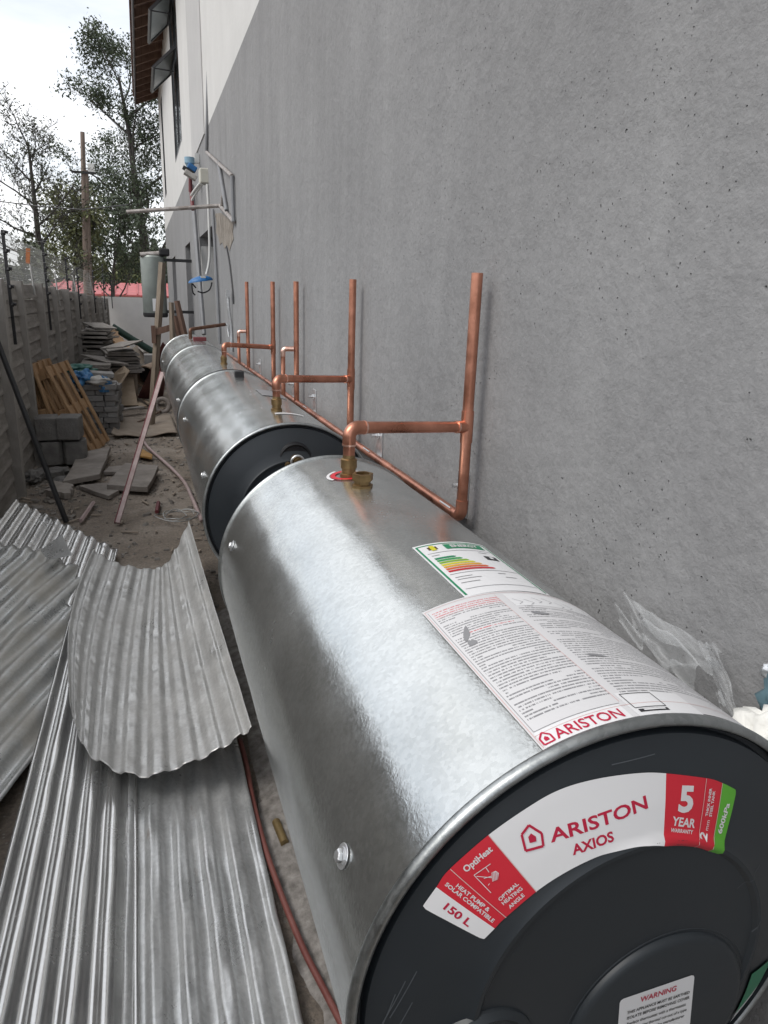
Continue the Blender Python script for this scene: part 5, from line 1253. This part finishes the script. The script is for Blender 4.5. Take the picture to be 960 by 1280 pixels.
# clear plastic film between the nearest heater and the wall
def film_sheet(P, name, m, label, cat, amp=.03, seed=0, nu=40, nv=40):
    P = [Vector(p) for p in P]; vs = []; up = Vector((-.5, 0, .8))
    for i in range(nu+1):
        for j in range(nv+1):
            u, v = i/nu, j/nv; w2 = .12*noise.noise(Vector((u*2.2, v*2.2, seed+3))); uu = u; v_ = min(1, max(0, v+w2*sin(pi*v)))
            p = (P[0]*(1-uu)+P[1]*uu)*(1-v_)+(P[3]*(1-uu)+P[2]*uu)*v_
            q = Vector((u*2.2, v*1.6, seed)); fold = sin(9*u+7*v+5*noise.noise(q))*.5+.5
            fine_ = sin(31*u-12*v+9*noise.noise(q*1.7))*.5
            ed = .035*noise.noise(Vector((u*3, v*3, seed+4)))
            vs.append(p+up*(.2+fold**2*.8+.14*fine_)*amp*(.35+sin(pi*min(1, u*1.0))*.65)+Vector((0, ed, ed*.6)))
    o = MB().add(vs, [(i*(nv+1)+j, (i+1)*(nv+1)+j, (i+1)*(nv+1)+j+1, i*(nv+1)+j+1) for i in range(nu) for j in range(nv)]).build(name, m, None, smooth=True)
    return tag(o, label, cat)
film_sheet([onx(774, 778, .655), onx(798, 770, .705), onx(905, 820, .705), onx(870, 880, .66)], 'plastic_film', M['film'], 'crumpled clear plastic film tucked between the nearest heater and the wall', 'plastic film', .045, 2)
film_sheet([onx(880, 815, .70), onx(905, 822, .712), onx(925, 905, .69), onx(905, 895, .665)], 'plastic_film', M['film'], 'smaller piece of clear film hanging at the right of the larger one', 'plastic film', .03, 9)
# white bag and blue grey wrap at the right edge
def blob_at(P, name, m, label, cat, r, seed):
    lump(name, P, r, m, label, cat, seed, .45)
c = onx(975, 925, .66); blob_at((c.x+.00, c.y, c.z-.01), 'white_bag', M['white_bag'], 'crumpled white bag at the right edge beside the nearest heater', 'bag', (.09, .10, .085), 4)
c = onx(990, 878, .70); blob_at(c, 'blue_wrap', M['teal'], 'blue grey wrapped object at the right edge above the white bag', 'wrap', (.05, .07, .10), 7)
c = onx(968, 842, .705); blob_at(c, 'foil_scrap', M['zinc'], 'small shiny scrap on top of the blue grey wrap', 'scrap', (.02, .03, .025), 2)

# ------------------------------------------------------------------ trees
def tree(name, foot, height, label, crown_r, seed, trunk_r, lean=(0, 0), leafm='leaf', nleaf=7000, leaf=.09, low=.25, levels=4, spread=.6, fork=.3, side=(1, 1), cl=.35, leader=1.0):
    rnd = random.Random(seed); t = empty(name, label, 'tree', foot); mb = MB(); tips = []
    def grow(p, d, L, r, lv):
        n = 5; pts = [Vector(p)]; rs = [r]; q = Vector(p); dd = Vector(d)
        for i in range(n):
            dd = (dd+Vector((rnd.uniform(-1, 1), rnd.uniform(-1, 1), rnd.uniform(-.6, .9)))*(.10 if lv == 0 else .22)).normalized()
            q = q+dd*L/n; pts.append(q.copy()); rs.append(r*(1-(i+1)/n*(.82 if lv == 0 else .6 if lv == 1 else .75)))
        mb.tube(pts, rs, 8 if lv == 0 else 5 if lv == 1 else 3, False)
        if lv >= 2: tips.extend([(pts[k], lv) for k in ((3, 5) if lv == 2 else (1, 3, 4, 5))])
        if lv < levels:
            m_ = {0: 13, 1: 6, 2: 5}.get(lv, 4)
            for k in range(m_):
                f = (low+(1-low)*(k+.5)/m_) if lv == 0 else .25+.75*(k+.6)/m_
                i = min(int(f*n), n-1); b = pts[i].lerp(pts[i+1], f*n-i)
                az = rnd.uniform(0, 2*pi) if lv else k*2.4+rnd.uniform(-.5, .5); el = rnd.uniform(.15, .9)*spread*1.3+.15 if lv == 0 else rnd.uniform(-.15, .8)
                if lv == 0: nd = Vector((cos(az)*side[0]*cos(el), sin(az)*cos(el), sin(el)))
                else: nd = (dd*.8+Vector((cos(az), sin(az), rnd.uniform(-.3, .6)))*.75)
                nd.normalize()
                Lc = (crown_r*(1-.55*abs(f-.45)) if lv == 0 else L*rnd.uniform(.42, .62))*rnd.uniform(.75, 1.15)
                grow(b, nd, Lc, max(.006, r*(1-f*.6)*rnd.uniform(.28, .42)), lv+1)
    d0 = Vector((lean[0], lean[1], 1)).normalized(); grow(Vector(foot), d0, height, trunk_r, 0)
    mb.build('trunk', M['bark'], t, smooth=True)
    lf = MB(); V = []; Fc = []
    for i in range(nleaf):
        p, lv = rnd.choice(tips); c = p+Vector((rnd.gauss(0, cl), rnd.gauss(0, cl), rnd.gauss(0, cl*.75)))
        s = leaf*rnd.uniform(.5, 1.3); a = Vector((rnd.uniform(-1, 1), rnd.uniform(-1, 1), rnd.uniform(-1, 1))).normalized(); b = a.cross(Vector((rnd.uniform(-1, 1), rnd.uniform(-1, 1), rnd.uniform(-1, 1)))).normalized()
        k = len(V); V += [c-a*s, c+b*s*.42, c+a*s, c-b*s*.42]; Fc.append((k, k+1, k+2, k+3))
    lf.v = [tuple(v) for v in V]; lf.f = Fc
    lf.build('crown', M[leafm], t)
    return t
def gpt(x, Y): p = ony(x, 400, Y); return Vector((p.x, Y, G))
tree('large_tree', gpt(193, 26), 7.9, 'tall dark tree with feathery clumps of leaves, half hidden by the house', 2.25, 11, .20, (-.04, 0), 'leaf', 21000, .055, low=.25, spread=.8, cl=.14)
tree('sparse_tree', gpt(60, 17), 4.45, 'slender sparse tree at the left edge behind the fence', 1.15, 5, .11, (-.07, 0), 'leaf_pale', 3800, .032, low=.36, spread=.8, cl=.10)
tree('small_tree', gpt(93, 21), 3.6, 'small yellow-green tree just left of the timber pole', .75, 9, .06, (0, 0), 'leaf_yellow', 4500, .06, low=.45, cl=.15)
tree('bushy_tree', gpt(140, 24), 3.5, 'low dense tree between the timber pole and the upright tank', 1.6, 15, .09, (0, 0), 'leaf', 5000, .07, low=.3, cl=.2)
def hedge(x0, x1, Y, z0, z1, n, m, label, seed, dy=1.2, s=.07):
    rnd = random.Random(seed); V = []; Fc = []
    a = ony(x0, 360, Y).x; b = ony(x1, 360, Y).x
    for i in range(n):
        x = rnd.uniform(a, b); tz = z1-(z1-z0)*.35*abs(noise.noise(Vector((x*1.1, seed, 0))))*2
        z = z0+(tz-z0)*rnd.random()**.8; c = Vector((x, Y+rnd.gauss(0, dy*.4), z))
        q = s*rnd.uniform(.5, 1.4); u = Vector((rnd.uniform(-1, 1), rnd.uniform(-1, 1), rnd.uniform(-1, 1))).normalized(); v = u.cross(Vector((rnd.uniform(-1, 1), rnd.uniform(-1, 1), .3))).normalized()
        k = len(V); V += [c-u*q, c+v*q*.5, c+u*q, c-v*q*.5]; Fc.append((k, k+1, k+2, k+3))
    mb = MB(); mb.v = [tuple(v) for v in V]; mb.f = Fc
    o = mb.build('shrub', M[m], None); tag(o, label, 'shrub'); return o
hedge(-60, 62, 15, G, 1.0, 7000, 'leaf_pale', 'grey-green shrub growing behind the fence at the left', 2, 1.5, .055)
hedge(50, 180, 42, G, 1.9, 9000, 'leaf_yellow', 'band of light green shrubs beyond the end of the alley', 6, 1.5, .11)
hedge(148, 215, 44, G, 2.9, 9000, 'leaf', 'dark shrubs rising above the red roof', 9, 2, .11)
